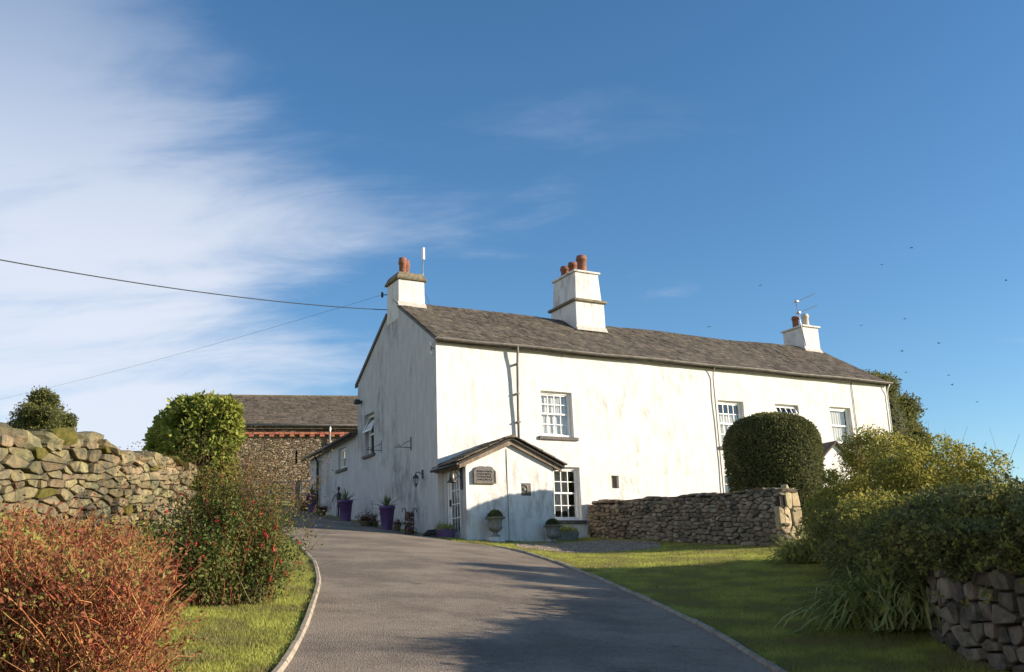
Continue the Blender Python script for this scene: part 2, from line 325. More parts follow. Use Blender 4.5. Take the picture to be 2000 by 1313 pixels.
# ------------------------------------------------------------------ farmhouse
house = empty('farmhouse', C0, TH, 'long white limewashed farmhouse with slate roof and three chimney stacks', 'house')
L_, D_, HE, HR = 17.5, 6.1, 5.3, 7.2
Tf = lambda a, d, b: (a, d, b)                       # front: a along u, d inwards, b up
Tg = lambda a, d, b: (d, a, b)                       # gable: a along depth, d inwards (+u)
def wall_grid(T, a0, a1, b0, b1, opens, topfn=None, step=.45, rev=.2, amp=.022, seed=0., brk=()):
    """wall face with openings and reveals; topfn gives the gable's top edge"""
    A = sorted(set([a0, a1]+list(brk)+[x for o in opens for x in o[:2]])); B = sorted(set([b0, b1]+[x for o in opens for x in o[2:4]]))
    def fill(Q):
        out = []
        for p, q_ in zip(Q[:-1], Q[1:]):
            n = max(1, int(round((q_-p)/step))); out += [p+(q_-p)*k/n for k in range(n)]
        return out+[Q[-1]]
    A = fill(A); B = fill(B); vs = []; fs = []
    def dsp(a, b):
        e = min(1, (a-a0)/.5, (a1-a)/.5); e = max(0, e)
        return -amp*e*noise.noise((a*.8+seed, b*.8, seed))*1.6
    nb = len(B)
    for a in A:
        for b in B: vs.append((a, dsp(a, b), b))
    inside = lambda a, b: any(o[0] < a < o[1] and o[2] < b < o[3] for o in opens)
    for i in range(len(A)-1):
        for j in range(nb-1):
            if not inside((A[i]+A[i+1])/2, (B[j]+B[j+1])/2): fs.append((i*nb+j, (i+1)*nb+j, (i+1)*nb+j+1, i*nb+j+1))
    m = MB(T); m.add(vs, fs)
    for o in opens:
        c = [(o[0], o[2]), (o[1], o[2]), (o[1], o[3]), (o[0], o[3])]
        for k in range(4):
            (p, q_), (r, s) = c[k], c[(k+1) % 4]; m.quad((p, dsp(p, q_), q_), (r, dsp(r, s), s), (r, rev, s), (p, rev, q_))
    if topfn:
        for i in range(len(A)-1):
            m.quad((A[i], dsp(A[i], b1), b1), (A[i+1], dsp(A[i+1], b1), b1), (A[i+1], 0, topfn(A[i+1])), (A[i], 0, topfn(A[i])))
    return m
rev = .2
W1 = (3.24, 4.30, 2.76, 4.07); W2 = (3.32, 4.43, .42, 1.91); W3 = (9.74, 10.78, 2.72, 4.2); W3b = (9.74, 10.8, .55, 1.95)
W4 = (12.14, 13.18, 3.25, 4.23); W5 = (14.6, 15.6, 3.0, 4.28); NI = (5.51, 5.77, 1.34, 1.71); WG = (4.63, 5.43, 2.82, 4.1)
wall_grid(Tf, 0, L_, -2.4, HE, [W1, W2, W3, W3b, W4, W5, NI], seed=3.1).build('wall', M['white'], house)
gt = lambda a: HE-.02 + (HR-HE)*(1-abs(a-D_/2)/(D_/2))
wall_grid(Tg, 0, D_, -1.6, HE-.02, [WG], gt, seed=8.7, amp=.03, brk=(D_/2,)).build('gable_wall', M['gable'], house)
b = MB(); b.quad((L_, 0, -2.4), (L_, D_, -2.4), (L_, D_, HE), (L_, D_/2, HR), (L_, 0, HE)); b.quad((0, D_, -1.6), (L_, D_, -2.4), (L_, D_, HE), (0, D_, HE))
b.build('rear_wall', M['white'], house)
MB().quad((.3, 2.3, -1), (L_-.2, 2.3, -1), (L_-.2, 2.3, 5.2), (.3, 2.3, 5.2)).build('inner_wall', M['cement'], house)
NIb = MB(); NIb.box(NI[0], NI[1], .12, .2, NI[2], NI[3]); NIb.build('niche_board', M['wood'], house)

def pane(T, a0, a1, b0, b1, d, parent): MB(T).quad((a0, d, b0), (a1, d, b0), (a1, d, b1), (a0, d, b1)).build('pane', M['glass'], parent)
def sash(T, o, cols, rows, parent, curtain=None, sill=.1, d=.13, over=.12, sillcol='sill', cd_=.10):
    a0, a1, b0, b1 = o; m = MB(T); fwid = .065
    m.box(a0, a0+fwid, d-.02, d+.07, b0, b1).box(a1-fwid, a1, d-.02, d+.07, b0, b1).box(a0+fwid, a1-fwid, d-.02, d+.07, b1-fwid, b1).box(a0+fwid, a1-fwid, d-.05, d+.07, b0, b0+.06)
    win = m.build('window', M['paint'], parent)
    mid = (b0+b1)/2+.02
    ia0, ia1 = a0+fwid, a1-fwid
    for (lo, hi, dd, top) in ((mid-.02, b1-fwid, d+.012, True), (b0+.06, mid+.02, d+.045, False)):
        s = MB(T); r = .035
        s.box(ia0, ia0+r, dd, dd+.03, lo, hi).box(ia1-r, ia1, dd, dd+.03, lo, hi).box(ia0+r, ia1-r, dd, dd+.03, lo, lo+.045).box(ia0+r, ia1-r, dd, dd+.03, hi-.04, hi)
        x0, x1, y0, y1 = ia0+r, ia1-r, lo+.045, hi-.04; bw = .011
        for c in range(1, cols): xx = x0+(x1-x0)*c/cols; s.box(xx-bw, xx+bw, dd+.002, dd+.026, y0, y1)
        for c in range(1, rows): yy = y0+(y1-y0)*c/rows; s.box(x0, x1, dd+.004, dd+.024, yy-bw, yy+bw)
        s.build('sash', M['paint'], win)
        for i in range(cols):
            for j in range(rows):
                pane(T, x0+(x1-x0)*i/cols+bw, x0+(x1-x0)*(i+1)/cols-bw, y0+(y1-y0)*j/rows+bw, y0+(y1-y0)*(j+1)/rows-bw, dd+.014, win)
    if sill: MB(T).box(a0-over, a1+over, -.07, d-.02, b0-sill, b0-.004).build('sill', M[sillcol], win, bevel=.008)
    if curtain:
        lo, hi = curtain; n = 46; vs = []
        for k in range(n):
            a = a0+.05+(a1-a0-.1)*k/(n-1); dd = d+cd_+.012*math.sin(k*1.15)+.008*math.sin(k*2.7)
            vs += [(a, dd, lo), (a, dd+.01, hi)]
        MB(T).add(vs, [(2*k, 2*k+2, 2*k+3, 2*k+1) for k in range(n-1)]).build('curtain', M['curtain'], win, True)
    return win
sash(Tf, W1, 4, 2, house, (W1[2], W1[3])); sash(Tf, W2, 4, 2, house, (W2[2]+.3, W2[3]), cd_=.42); sash(Tf, W3, 4, 2, house, (W3[2], W3[3]-.38)); sash(Tf, W3b, 4, 2, house, (W3b[2], W3b[3]), cd_=.42)
sash(Tf, W5, 1, 1, house, (W5[2], W5[3]))
# small top-hung vent window, pushed open
def vent_window(T, o, parent, split, cols, curtain, tilt, sill):
    a0, a1, b0, b1 = o; d = .13; m = MB(T)
    m.box(a0, a0+.06, d, d+.07, b0, b1).box(a1-.06, a1, d, d+.07, b0, b1).box(a0+.06, a1-.06, d, d+.07, b1-.06, b1).box(a0+.06, a1-.06, d, d+.07, b0, b0+.06).box(a0+.06, a1-.06, d, d+.07, split-.03, split+.03)
    win = m.build('window', M['paint'], parent)
    hb = b1-.06; hgt = hb-split-.03
    def T2(a, dd, b): return T(a, d-.01+dd-(hb-b)*math.sin(tilt), hb-(hb-b)*math.cos(tilt))
    s = MB(T2); x0, x1, y0, y1 = a0+.05, a1-.05, hb-hgt-.02, hb
    s.box(x0, x0+.05, -.02, .02, y0, y1).box(x1-.05, x1, -.02, .02, y0, y1).box(x0+.05, x1-.05, -.02, .02, y0, y0+.05).box(x0+.05, x1-.05, -.02, .02, y1-.05, y1)
    for c in range(1, cols): xx = x0+(x1-x0)*c/cols; s.box(xx-.014, xx+.014, -.015, .015, y0+.05, y1-.05)
    s.build('vent_sash', M['paint'], win)
    for c in range(cols): pane(T2, x0+(x1-x0)*c/cols+.02, x0+(x1-x0)*(c+1)/cols-.02, y0+.05, y1-.05, 0, win)
    pane(T, a0+.06, a1-.06, b0+.06, split-.03, d+.035, win)
    if sill: MB(T).box(a0-.1, a1+.1, -.07, d-.01, b0-.09, b0-.004).build('sill', M['sill'], win, bevel=.008)
    if curtain: MB(T).quad((a0+.05, d+.16, b0), (a1-.05, d+.16, b0), (a1-.05, d+.16, split), (a0+.05, d+.16, split)).build('curtain', M['curtain'], win)
vent_window(Tf, W4, house, 3.86, 4, False, R(24), True)
vent_window(Tg, WG, house, 3.48, 1, True, R(22), True)

# roof: deck slabs, slates laid in diminishing courses
S_ = (HR-HE)/(D_/2); ang = math.atan(S_); slope_len = (D_/2)/math.cos(ang)
rb = MB()
sag = lambda u: -.05*math.sin(math.pi*min(1, max(0, u/L_)))-.025*math.sin(u*1.1)
un = 36
for sgn in (0, 1):
    vs = []
    for k in range(un+1):
        u = .0+(L_+.06)*k/un
        for (w_, off) in ((-.12, 0), (D_/2, 0), (D_/2, -.09), (-.12, -.09)):
            z = HE+.03+S_*w_+off+(sag(u) if w_ > 0 else 0); vs.append((u, w_ if not sgn else D_-w_, z))
    rb.add(vs, [(k*4+j, (k+1)*4+j, (k+1)*4+(j+1) % 4, k*4+(j+1) % 4) for k in range(un) for j in range(4)]+[(0, 1, 2, 3), tuple(un*4+j for j in range(4))])
roof = rb.build('roof', M['deck'], house)
def slate_proto(k):
    r = random.Random(k); n = 5; b = MB(); vs = []
    for j in range(n+1):
        x = -.5+j/n; y = -.5+r.uniform(-.0, .06)+(.05 if j in (0, n) else 0)
        for (yy, z) in ((y, 0.), (y, 1.), (.5, 1.), (.5, 0.)): vs.append((x, yy, z))
    b.add(vs, [(j*4+i, (j+1)*4+i, (j+1)*4+(i+1) % 4, j*4+(i+1) % 4) for j in range(n) for i in range(4)]+[(0, 1, 2, 3), tuple(n*4+i for i in range(4))])
    me = bpy.data.meshes.new('slate'); me.from_pydata(b.v, [], b.f); me.materials.append(M['slate']); return me
SL = [slate_proto(k) for k in range(5)]
SLnp = [(np.array([v.co for v in me.vertices]), [tuple(p.vertices) for p in me.polygons]) for me in SL]
def lay_slates(parent, A0, A1, toLocal, length, e0, e1, wmin, wmax, thick, maxobj, order, rest='slates', lift=.0, mtl=None):
    """toLocal(a, s) -> (origin, ea, es, en) at distance a along the eaves and s up the slope"""
    items = []; s = 0.; k = 0
    while s < length-.02:
        e = e0+(e1-e0)*s/length; a = A0-random.uniform(0, wmin)
        while a < A1:
            wd = random.uniform(wmin, wmax)*(1-.35*s/length); c0, c1 = max(a, A0), min(a+wd, A1)
            if c1-c0 > .06:
                o, ea, es, en = toLocal((c0+c1)/2, s+e*.95+random.uniform(-.012, .012))
                ln = min(e*1.9, length-s+.03); tl = .05+random.uniform(-.012, .03)
                o, ea, es, en = toLocal((c0+c1)/2, min(s+ln/2-.02+random.uniform(-.014, .014), length-ln/2+.02))
                es2 = (es - en*tl*.6).normalized(); en2 = ea.cross(es2).normalized(); tw = random.uniform(-.025, .025)
                ea2 = (ea*math.cos(tw)+es2*math.sin(tw)).normalized(); es2 = en2.cross(ea2).normalized()
                th = thick*random.uniform(.7, 1.5)
                o2 = o+en*(lift+.014+thick*.35+random.uniform(0, .006))
                mtx = Matrix(((ea2.x*(c1-c0-.006), es2.x*ln, en2.x*th, o2.x), (ea2.y*(c1-c0-.006), es2.y*ln, en2.y*th, o2.y), (ea2.z*(c1-c0-.006), es2.z*ln, en2.z*th, o2.z), (0, 0, 0, 1)))
                items.append((order(c0, s), k % 5, mtx)); k += random.choice((1, 2, 3))
            a += wd
        s += e
    items.sort(key=lambda t: t[0])
    for _, pk, mtx in items[:maxobj]:
        o = link('slate', SL[pk], None, parent); o.matrix_basis = mtx
    if len(items) > maxobj:
        VV = []; FF = []
        for _, pk, mtx in items[maxobj:]:
            v, f = SLnp[pk]; mm = np.array(mtx); nb = len(VV); VV += [tuple(x) for x in (v@mm[:3, :3].T+mm[:3, 3])]; FF += [tuple(nb+i for i in ff) for ff in f]
        me = bpy.data.meshes.new(rest); me.from_pydata(VV, [], FF); me.update()
        tag(link(rest, me, mtl or M['slate'], parent), kind='stuff')
def main_slope(a, s):
    w_ = -.15+s*math.cos(ang); z = HE+.03+S_*w_+sag(a)*min(1, max(0, w_/2))
    return Vector((a, w_, z)), Vector((1, 0, 0)), Vector((0, math.cos(ang), math.sin(ang))), Vector((0, -math.sin(ang), math.cos(ang)))
lay_slates(roof, -.02, L_+.08, main_slope, slope_len+.17, .24, .13, .22, .46, .017, 300, lambda a, s: a+.3*s)
k = 0; u = -.02
while u < L_:
    l = .42; b = MB(); z = HR+.055+sag(u+.2)+random.uniform(-.008, .008)
    b.add([(u, D_/2-.17, z-.095), (u, D_/2, z+.02), (u, D_/2+.17, z-.095), (u+l, D_/2-.17, z-.095), (u+l, D_/2, z+.02), (u+l, D_/2+.17, z-.095),
           (u, D_/2-.17, z-.12), (u+l, D_/2-.17, z-.12), (u, D_/2+.17, z-.12), (u+l, D_/2+.17, z-.12), (u, D_/2, z-.02), (u+l, D_/2, z-.02)],
          [(0, 3, 4, 1), (1, 4, 5, 2), (0, 6, 7, 3), (2, 5, 9, 8), (0, 1, 10, 6), (1, 2, 8, 10), (3, 7, 11, 4), (4, 11, 9, 5)])
    if not (6.1 < u+.2 < 7.1 or 16.6 < u+.2 or u+.2 < .8): b.build('ridge_tile', M['slate'], roof)
    u += l+.006
# gutter and downpipes
gm = MB(); vs = []; n = 9
for k in range(31):
    u = -.08+(L_+.2)*k/30; z0 = HE-.015-.012*math.sin(k*.9)
    for j in range(n): t = math.pi*j/(n-1); vs.append((u, -.20-.062*math.cos(t), z0-.062*math.sin(t)))
    for j in range(n): t = math.pi*(n-1-j)/(n-1); vs.append((u, -.20-.055*math.cos(t), z0-.055*math.sin(t)))
N2 = 2*n
gm.add(vs, [(k*N2+j, (k+1)*N2+j, (k+1)*N2+(j+1) % N2, k*N2+(j+1) % N2) for k in range(30) for j in range(N2)])
gm.build('gutter', M['gutter'], house, True)
MB().box(-.03, L_+.03, -.14, -.004, HE-.1, HE+.0).build('eaves_board', M['gutter'], house)
pm = MB(); pm.tube([(2.44, -.20, HE-.06), (2.44, -.19, HE-.25), (2.44, -.15, HE-.6), (2.44, -.09, 3.4), (2.44, -.07, 2.3)], .036, 8)
dp = pm.build('downpipe', M['gutter'], house, True)
for z in (4.75, 3.9, 3.1): MB().box(2.39, 2.49, -.14, .01, z-.02, z+.02).build('pipe_bracket', M['gutter'], dp)
MB().tube([(9.58, -.20, HE-.05), (9.58, -.10, HE-.2), (9.59, -.05, HE-.4), (9.61, -.05, -.3)], .017, 8).build('downpipe', M['gutter'], house, True)
MB().tube([(15.78, -.02, HE-.1), (15.78, -.02, 2.)], .012, 6).build('wall_cable', M['gutter'], house, True)
MB().tube([(L_+.02, -.2, HE-.05), (L_-.04, -.12, HE-.22), (L_-.02, -.05, HE-.4), (L_-.02, -.05, 2.2)], .02, 8).build('downpipe', M['paint'], house, True)
# verge boards on the gable
for sg in (0, 1):
    b = MB(); w0, w1 = (-.1, D_/2-.46) if not sg else (D_/2+.48, D_+.14)
    y = lambda w_: HE+S_*w_ if w_ < D_/2 else HE+S_*(D_-w_)
    lo_ = .025 if not sg else .07
    b.add([(-.05, w0, y(w0)-lo_), (-.05, w1, y(w1)-lo_), (-.05, w1, y(w1)+.05), (-.05, w0, y(w0)+.05), (-.004, w0, y(w0)-lo_), (-.004, w1, y(w1)-lo_), (-.004, w1, y(w1)+.05), (-.004, w0, y(w0)+.05)],
          [(0, 1, 2, 3), (4, 7, 6, 5), (0, 4, 5, 1), (3, 2, 6, 7), (0, 3, 7, 4), (1, 5, 6, 2)])
    b.build('verge', M['sill'], house)
# chimneys
def chimney(u0, u1, w0, w1, zt, bands, pots, capmat, fl=True, taper=.05, capt=.07, zb=6.3):
    zm = bands[0] if bands else zt
    b = MB(); b.frus(u0, u1, w0, w1, zb, zm, .012)
    if bands: b.frus(u0+.06, u1-.06, w0+.06, w1-.06, zm, zt, taper)
    ch = b.build('chimney', M['chim'], house, bevel=.02)
    for z in bands: MB().box(u0-.07, u1+.07, w0-.07, w1+.07, z-.05, z+.035).build('drip_course', M['band'], ch, bevel=.015)
    i = .06+taper if bands else 0
    MB().box(u0+i-.06, u1-i+.06, w0+i-.06, w1-i+.06, zt, zt+capt).build('chimney_cap', capmat, ch, bevel=.02)
    for (pu, pw, r, h, mt) in pots:
        p = MB(); z = zt+capt
        p.lathe([(r*1.12, -.03), (r*1.05, .03), (r, .06), (r*.92, h*.72), (r*1.12, h*.74), (r*1.14, h*.86), (r*1.0, h*.88), (r*1.0, h), (r*.72, h), (r*.7, h*.8)], (pu, pw, z), 18)
        p.build('chimney_pot', M[mt], ch, True)
    if fl:
        y = lambda w_: HE+.03+S_*w_+.04
        MB().add([(u0-.02, w0-.10, y(w0-.10)), (u1+.02, w0-.10, y(w0-.10)), (u1+.02, w0-.004, y(w0)+.10), (u0-.02, w0-.004, y(w0)+.10), (u0-.02, w0-.004, y(w0)-.1), (u1+.02, w0-.004, y(w0)-.1)],
                 [(0, 1, 2, 3), (0, 3, 4), (1, 5, 2)]).build('flashing', M['cement'], ch)
    return ch
ch = chimney(-.018, .86, 2.6, 3.52, 7.80, [], [(.28, 2.95, .115, .76, 'terracotta'), (.47, 3.15, .115, .76, 'terracotta')], M['band'], capt=.03, zb=6.55)
MB().frus(-.08, .92, 2.54, 3.58, 7.832, 8.05, .10).build('cap_flaunching', M['band'], ch, bevel=.02)
chimney(6.02, 7.16, 2.2, 3.78, 8.72, [7.73], [(6.58, 2.55, .165, .60, 'terracotta'), (6.52, 3.02, .15, .50, 'terracotta'), (6.5, 3.48, .15, .50, 'terracotta')], M['chim'], zb=6.2)
c3 = chimney(16.55, 17.38, 2.68, 3.76, 7.98, [], [(16.85, 3.3, .13, .50, 'terracotta'), (17.02, 2.95, .13, .52, 'buff')], M['chim'], zb=6.2)

# ------------------------------------------------------------------ porch (parts of the house)
PU0, PU1, PN, PV, PA = .15, 2.72, 1.35, 1.74, 2.32
DO = (.20, 1.0, -.16, 1.64)                          # door opening on the side, measured outwards
m = wall_grid(lambda a, d, b: (PU0+d, -a, b), .0, PN, -1.2, PV, [DO], seed=4., amp=.01, step=.3, rev=.14)
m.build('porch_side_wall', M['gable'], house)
pt = lambda a: PV+(PA-PV)*(1-abs(a-(PU0+PU1)/2)/((PU1-PU0)/2))
wall_grid(lambda a, d, b: (a, -PN+d, b), PU0, PU1, -1.2, PV, [(1.74, 2.03, .93, 1.25)], pt, seed=9., amp=.012, step=.3, rev=.05, brk=((PU0+PU1)/2,)).build('porch_wall', M['white'], house)
MB().quad((PU1, 0, -1.2), (PU1, -PN, -1.2), (PU1, -PN, PV), (PU1, 0, PV)).build('porch_side_wall', M['white'], house)
MB().box(1.328, 1.340, -PN-.012, -PN+.006, -.3, 2.12).build('wall_cable', M['gutter'], house)
# porch door with glazing bars
Td = lambda a, d, b: (PU0+d, -a, b)
m = MB(Td); a0, a1, b0, b1 = DO; fwid = .07
m.box(a0, a0+fwid, .03, .12, b0, b1).box(a1-fwid, a1, .03, .12, b0, b1).box(a0+fwid, a1-fwid, .03, .12, b1-fwid, b1)
door = m.build('door_frame', M['paint'], house)
m = MB(Td); x0, x1, y0, y1 = a0+fwid+.01, a1-fwid-.01, b0+.02, b1-fwid-.01
m.box(x0, x0+.09, .06, .10, y0, y1).box(x1-.09, x1, .06, .10, y0, y1).box(x0+.09, x1-.09, .06, .10, y1-.09, y1).box(x0+.09, x1-.09, .06, .10, y0, y0+.2)
dx0, dx1, dy0, dy1 = x0+.09, x1-.09, y0+.2, y1-.09
for c in (1, 2): xx = dx0+(dx1-dx0)*c/3; m.box(xx-.011, xx+.011, .065, .095, dy0, dy1)
for c in (1, 2, 3): yy = dy0+(dy1-dy0)*c/4; m.box(dx0, dx1, .067, .093, yy-.011, yy+.011)
dleaf = m.build('door', M['paint'], house)
for c in range(3):
    for r in range(4): pane(Td, dx0+(dx1-dx0)*c/3+.012, dx0+(dx1-dx0)*(c+1)/3-.012, dy0+(dy1-dy0)*r/4+.012, dy0+(dy1-dy0)*(r+1)/4-.012, .08, dleaf)
MB(Td).box(x0+.02, x0+.07, .03, .062, .72, .9).build('handle', M['iron'], dleaf)
# porch roof
pc = (PU0+PU1)/2; ph = 1.56; prise = .70; pang = math.atan2(prise, ph); pl = math.hypot(ph, prise); PZ = PA+.10
b = MB()
for sg in (-1, 1):
    vs = []
    for (n_, ) in ((.0,), (PN+.16,)):
        for (du, off) in ((0, 0), (ph, 0), (ph, -.07), (0, -.07)): vs.append((pc+sg*du, -n_-.002, PZ-prise*du/ph+off))
    b.add(vs, [(0, 1, 5, 4), (1, 2, 6, 5), (2, 3, 7, 6), (0, 1, 2, 3), (4, 5, 6, 7)])
proof = b.build('porch_roof', M['deck'], house)
for sg in (-1, 1):
    def sl(a, s, sg=sg):
        du = ph+.05-s*math.cos(pang); z = PZ-prise*du/ph+.004
        ea = Vector((0, -1, 0)) if sg < 0 else Vector((0, 1, 0))
        es = Vector((-sg*math.cos(pang), 0, math.sin(pang))); en = ea.cross(es)
        if en.z < 0: en = -en
        return Vector((pc+sg*du, -a, z)), ea, es, en
    lay_slates(proof, -.0, PN+.22, sl, pl+.04, .21, .17, .2, .42, .026, 200, lambda a, s: s)
for k in range(4):
    n0 = .02+k*.39; MB().add([(pc-.13, -n0, PZ-.02), (pc, -n0, PZ+.06), (pc+.13, -n0, PZ-.02), (pc-.13, -n0-.38, PZ-.02), (pc, -n0-.38, PZ+.06), (pc+.13, -n0-.38, PZ-.02)], [(0, 3, 4, 1), (1, 4, 5, 2), (0, 1, 2), (3, 5, 4)]).build('ridge_tile', M['slate'], proof)
for sg in (-1, 1):   # rough rafters under the verge, painted timber fascia
    b = MB(); n0, n1 = PN+.012, PN+.10
    P = [(pc+sg*.0, PZ-.06), (pc+sg*(ph-.06), PZ-prise*(ph-.06)/ph-.06), (pc+sg*(ph-.06), PZ-prise*(ph-.06)/ph-.17), (pc, PZ-.19)]
    b.add([(x, -n0, z) for x, z in P]+[(x, -n1, z) for x, z in P], [(0, 1, 2, 3), (4, 7, 6, 5), (0, 4, 5, 1), (1, 5, 6, 2), (2, 6, 7, 3), (3, 7, 4, 0)])
    b.build('porch_bargeboard', M['wood'], house)
MB().tube([(pc-ph-.06, -.0, PZ-prise-.05), (pc-ph-.06, -PN-.2, PZ-prise-.06)], .045, 8).build('porch_gutter', M['iron'], house, True)
MB().box(pc-ph+.02, PU0-.004, -PN-.05, -.004, PV-.12, PV-.02).build('porch_soffit', M['wood'], house)
# second, smaller porch towards the far end
q0, q1, qn = 12.35, 14.2, 1.5; qc = 13.0; qz = 2.80
b = MB(); b.add([(qc-.9, -qn, -2), (qc+.9, -qn, -2), (qc+.9, -qn, 2.02), (qc, -qn, 2.72), (qc-.9, -qn, 2.02), (qc-.9, -.01, -2), (qc-.9, -.01, 2.02), (qc+.9, -.01, -2), (qc+.9, -.01, 2.02)], [(0, 1, 2, 3, 4), (0, 4, 6, 5), (1, 7, 8, 2)])
b.build('porch_wall', M['white'], house)
b = MB()
for sg in (-1, 1):
    b.add([(qc, -qn-.14, qz), (qc+sg*1.05, -qn-.14, qz-.83), (qc+sg*1.05, .0, qz-.83), (qc, .0, qz), (qc, -qn-.14, qz-.06), (qc+sg*1.05, -qn-.14, qz-.89), (qc+sg*1.05, .0, qz-.89), (qc, .0, qz-.06)], [(0, 1, 2, 3), (4, 7, 6, 5), (0, 4, 5, 1), (1, 5, 6, 2)])
b.build('porch_roof', M['slate'], house)

# ------------------------------------------------------------------ lean-to outbuilding behind the gable
oh = empty('outbuilding', HP(0, 6.12, 0), TH, 'low white outbuilding with dark lean-to roof behind the tall gable', 'outbuilding')
OL = 4.9; OW = (1.12, 1.85, 2.72, 3.46)
ot = lambda a: 3.62-.03*a
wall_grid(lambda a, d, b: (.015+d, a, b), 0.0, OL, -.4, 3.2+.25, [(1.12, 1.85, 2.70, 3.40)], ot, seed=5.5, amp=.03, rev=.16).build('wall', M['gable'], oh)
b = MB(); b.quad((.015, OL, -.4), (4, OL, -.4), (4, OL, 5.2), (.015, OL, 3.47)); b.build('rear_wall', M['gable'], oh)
b = MB(); vs = []
for a in (.02, OL+.16):
    for (u_, off) in ((-.22, 0), (4.2, 1.75), (4.2, 1.67), (-.22, -.09)): vs.append((u_, a, ot(a)+.08+off))
b.add(vs, [(0, 1, 5, 4), (1, 2, 6, 5), (2, 3, 7, 6), (3, 0, 4, 7), (0, 1, 2, 3), (4, 5, 6, 7)]); ro = b.build('roof', M['slate'], oh)
MB().tube([(-.24, -.0, ot(0)+.0), (-.24, OL+.14, ot(OL)-.02)], .05, 8).build('gutter', M['iron'], oh, True)
MB().tube([(-.22, 3.8, 3.4), (-.08, 3.8, 3.25), (-.06, 3.8, .9)], .045, 8).build('downpipe', M['iron'], oh, True)
sash(lambda a, d, b: (.015+d, a, b), (1.12, 1.85, 2.70, 3.40), 2, 1, oh, (2.7, 3.4), .1, d=.10)

# ------------------------------------------------------------------ stones
def clip(poly, p, q_):     # keep the side nearer p than q
    mid = ((p[0]+q_[0])/2, (p[1]+q_[1])/2); n = (q_[0]-p[0], q_[1]-p[1]); out = []
    f = lambda a: (a[0]-mid[0])*n[0]+(a[1]-mid[1])*n[1]
    for i in range(len(poly)):
        a, b = poly[i], poly[(i+1) % len(poly)]; fa, fb = f(a), f(b)
        if fa <= 0: out.append(a)
        if fa*fb < 0: t = fa/(fa-fb); out.append((a[0]+(b[0]-a[0])*t, a[1]+(b[1]-a[1])*t))
    return out
def cells(length, hmax, row, asp, seed, jit=.45):
    r = random.Random(seed); pts = []; t = -row*.5
    while t < hmax+row:
        h = row*r.uniform(.55, 1.5); s = -row*asp*r.random()
        while s < length+row*asp:
            w_ = row*asp*r.uniform(.35, 1.9); pts.append(((s+w_/2+r.uniform(-.1, .1)*w_)/asp, t+h/2+r.uniform(-jit, jit)*h)); s += w_
        t += h
    out = []
    for i, p in enumerate(pts):
        if not (0 < p[0]*asp < length and 0 < p[1] < hmax): continue
        near = sorted((q_ for j, q_ in enumerate(pts) if j != i and abs(q_[0]-p[0]) < row*3.2 and abs(q_[1]-p[1]) < row*3.2), key=lambda q_: (q_[0]-p[0])**2+(q_[1]-p[1])**2)[:22]
        poly = [(p[0]-row*2, p[1]-row*2), (p[0]+row*2, p[1]-row*2), (p[0]+row*2, p[1]+row*2), (p[0]-row*2, p[1]+row*2)]
        for q_ in near: poly = clip(poly, p, q_)
        if len(poly) >= 3: out.append([(a*asp, b) for a, b in poly])
    return out
def stone_geo(poly, gap, bulge, r, depth=.14):
    cx = sum(p[0] for p in poly)/len(poly); cy = sum(p[1] for p in poly)/len(poly)
    P = []
    for i in range(len(poly)):       # cut the corners once
        a, b = poly[i], poly[(i+1) % len(poly)]
        if math.hypot(a[0]-b[0], a[1]-b[1]) < .02: P.append(((a[0]+b[0])/2, (a[1]+b[1])/2)); continue
        for t in (.12, .88): P.append((a[0]+(b[0]-a[0])*t, a[1]+(b[1]-a[1])*t))
    sz = math.sqrt(max(1e-4, (max(p[0] for p in P)-min(p[0] for p in P))*(max(p[1] for p in P)-min(p[1] for p in P))))
    tl_ = min(1, bulge/.06); tx, ty = r.uniform(-.22, .22)*tl_, r.uniform(-.28, .22)*tl_; n = len(P); proud = r.uniform(-.022, .03); vs = []
    for (sc, d) in ((1, -depth), (1, -.02), (.965, .35), (.86, .82), (.5, .98)):
        for (x, y) in P:
            dx, dy = x-cx, y-cy; l = math.hypot(dx, dy)+1e-6; k = max(.2, (l-gap)/l)*sc
            h = d if d < 0 else d*bulge*sz
            if d > 0: h += (dx*tx+dy*ty)*sc+proud+.05*sz*noise.noise((x*9, y*9, sc*3+r.random()*.2))
            vs.append((cx+dx*k, cy+dy*k, h))
    vs.append((cx, cy, bulge*sz+proud))
    fs = [(i*n+j, i*n+(j+1) % n, (i+1)*n+(j+1) % n, (i+1)*n+j) for i in range(4) for j in range(n)]+[(4*n+j, 4*n+(j+1) % n, 5*n) for j in range(n)]
    return vs, fs
def stone_wall(parent, T, length, hfn, row, asp, seed, mtl, keep=None, gap=.012, bulge=.14, maxn=300, mossy=0., order=None, soft=True):
    r = random.Random(seed); cs = []
    for poly in cells(length, max(hfn(length*k/20) for k in range(21)), row, asp, seed):
        cx = sum(p[0] for p in poly)/len(poly); cy = sum(p[1] for p in poly)/len(poly)
        if cy > hfn(cx)-.02 or (keep and not keep(cx, cy)): continue
        ar = abs(sum(poly[i][0]*poly[(i+1) % len(poly)][1]-poly[(i+1) % len(poly)][0]*poly[i][1] for i in range(len(poly))))/2
        if ar > row*row*asp*4 or ar < .0012: continue
        cs.append((order(cx, cy, ar) if order else -ar, poly))
    cs.sort(key=lambda t: t[0]); rest = MB(T)
    for k, (_, poly) in enumerate(cs):
        vs, fs = stone_geo(poly, gap, bulge, r)
        if k < maxn: MB(T).add(vs, fs).build('stone', M['moss'] if r.random() < mossy else mtl, parent, soft)
        else: rest.add(vs, fs)
    if rest.v: tag(rest.build('small_stones', mtl, parent, soft), kind='stuff')
    return len(cs)
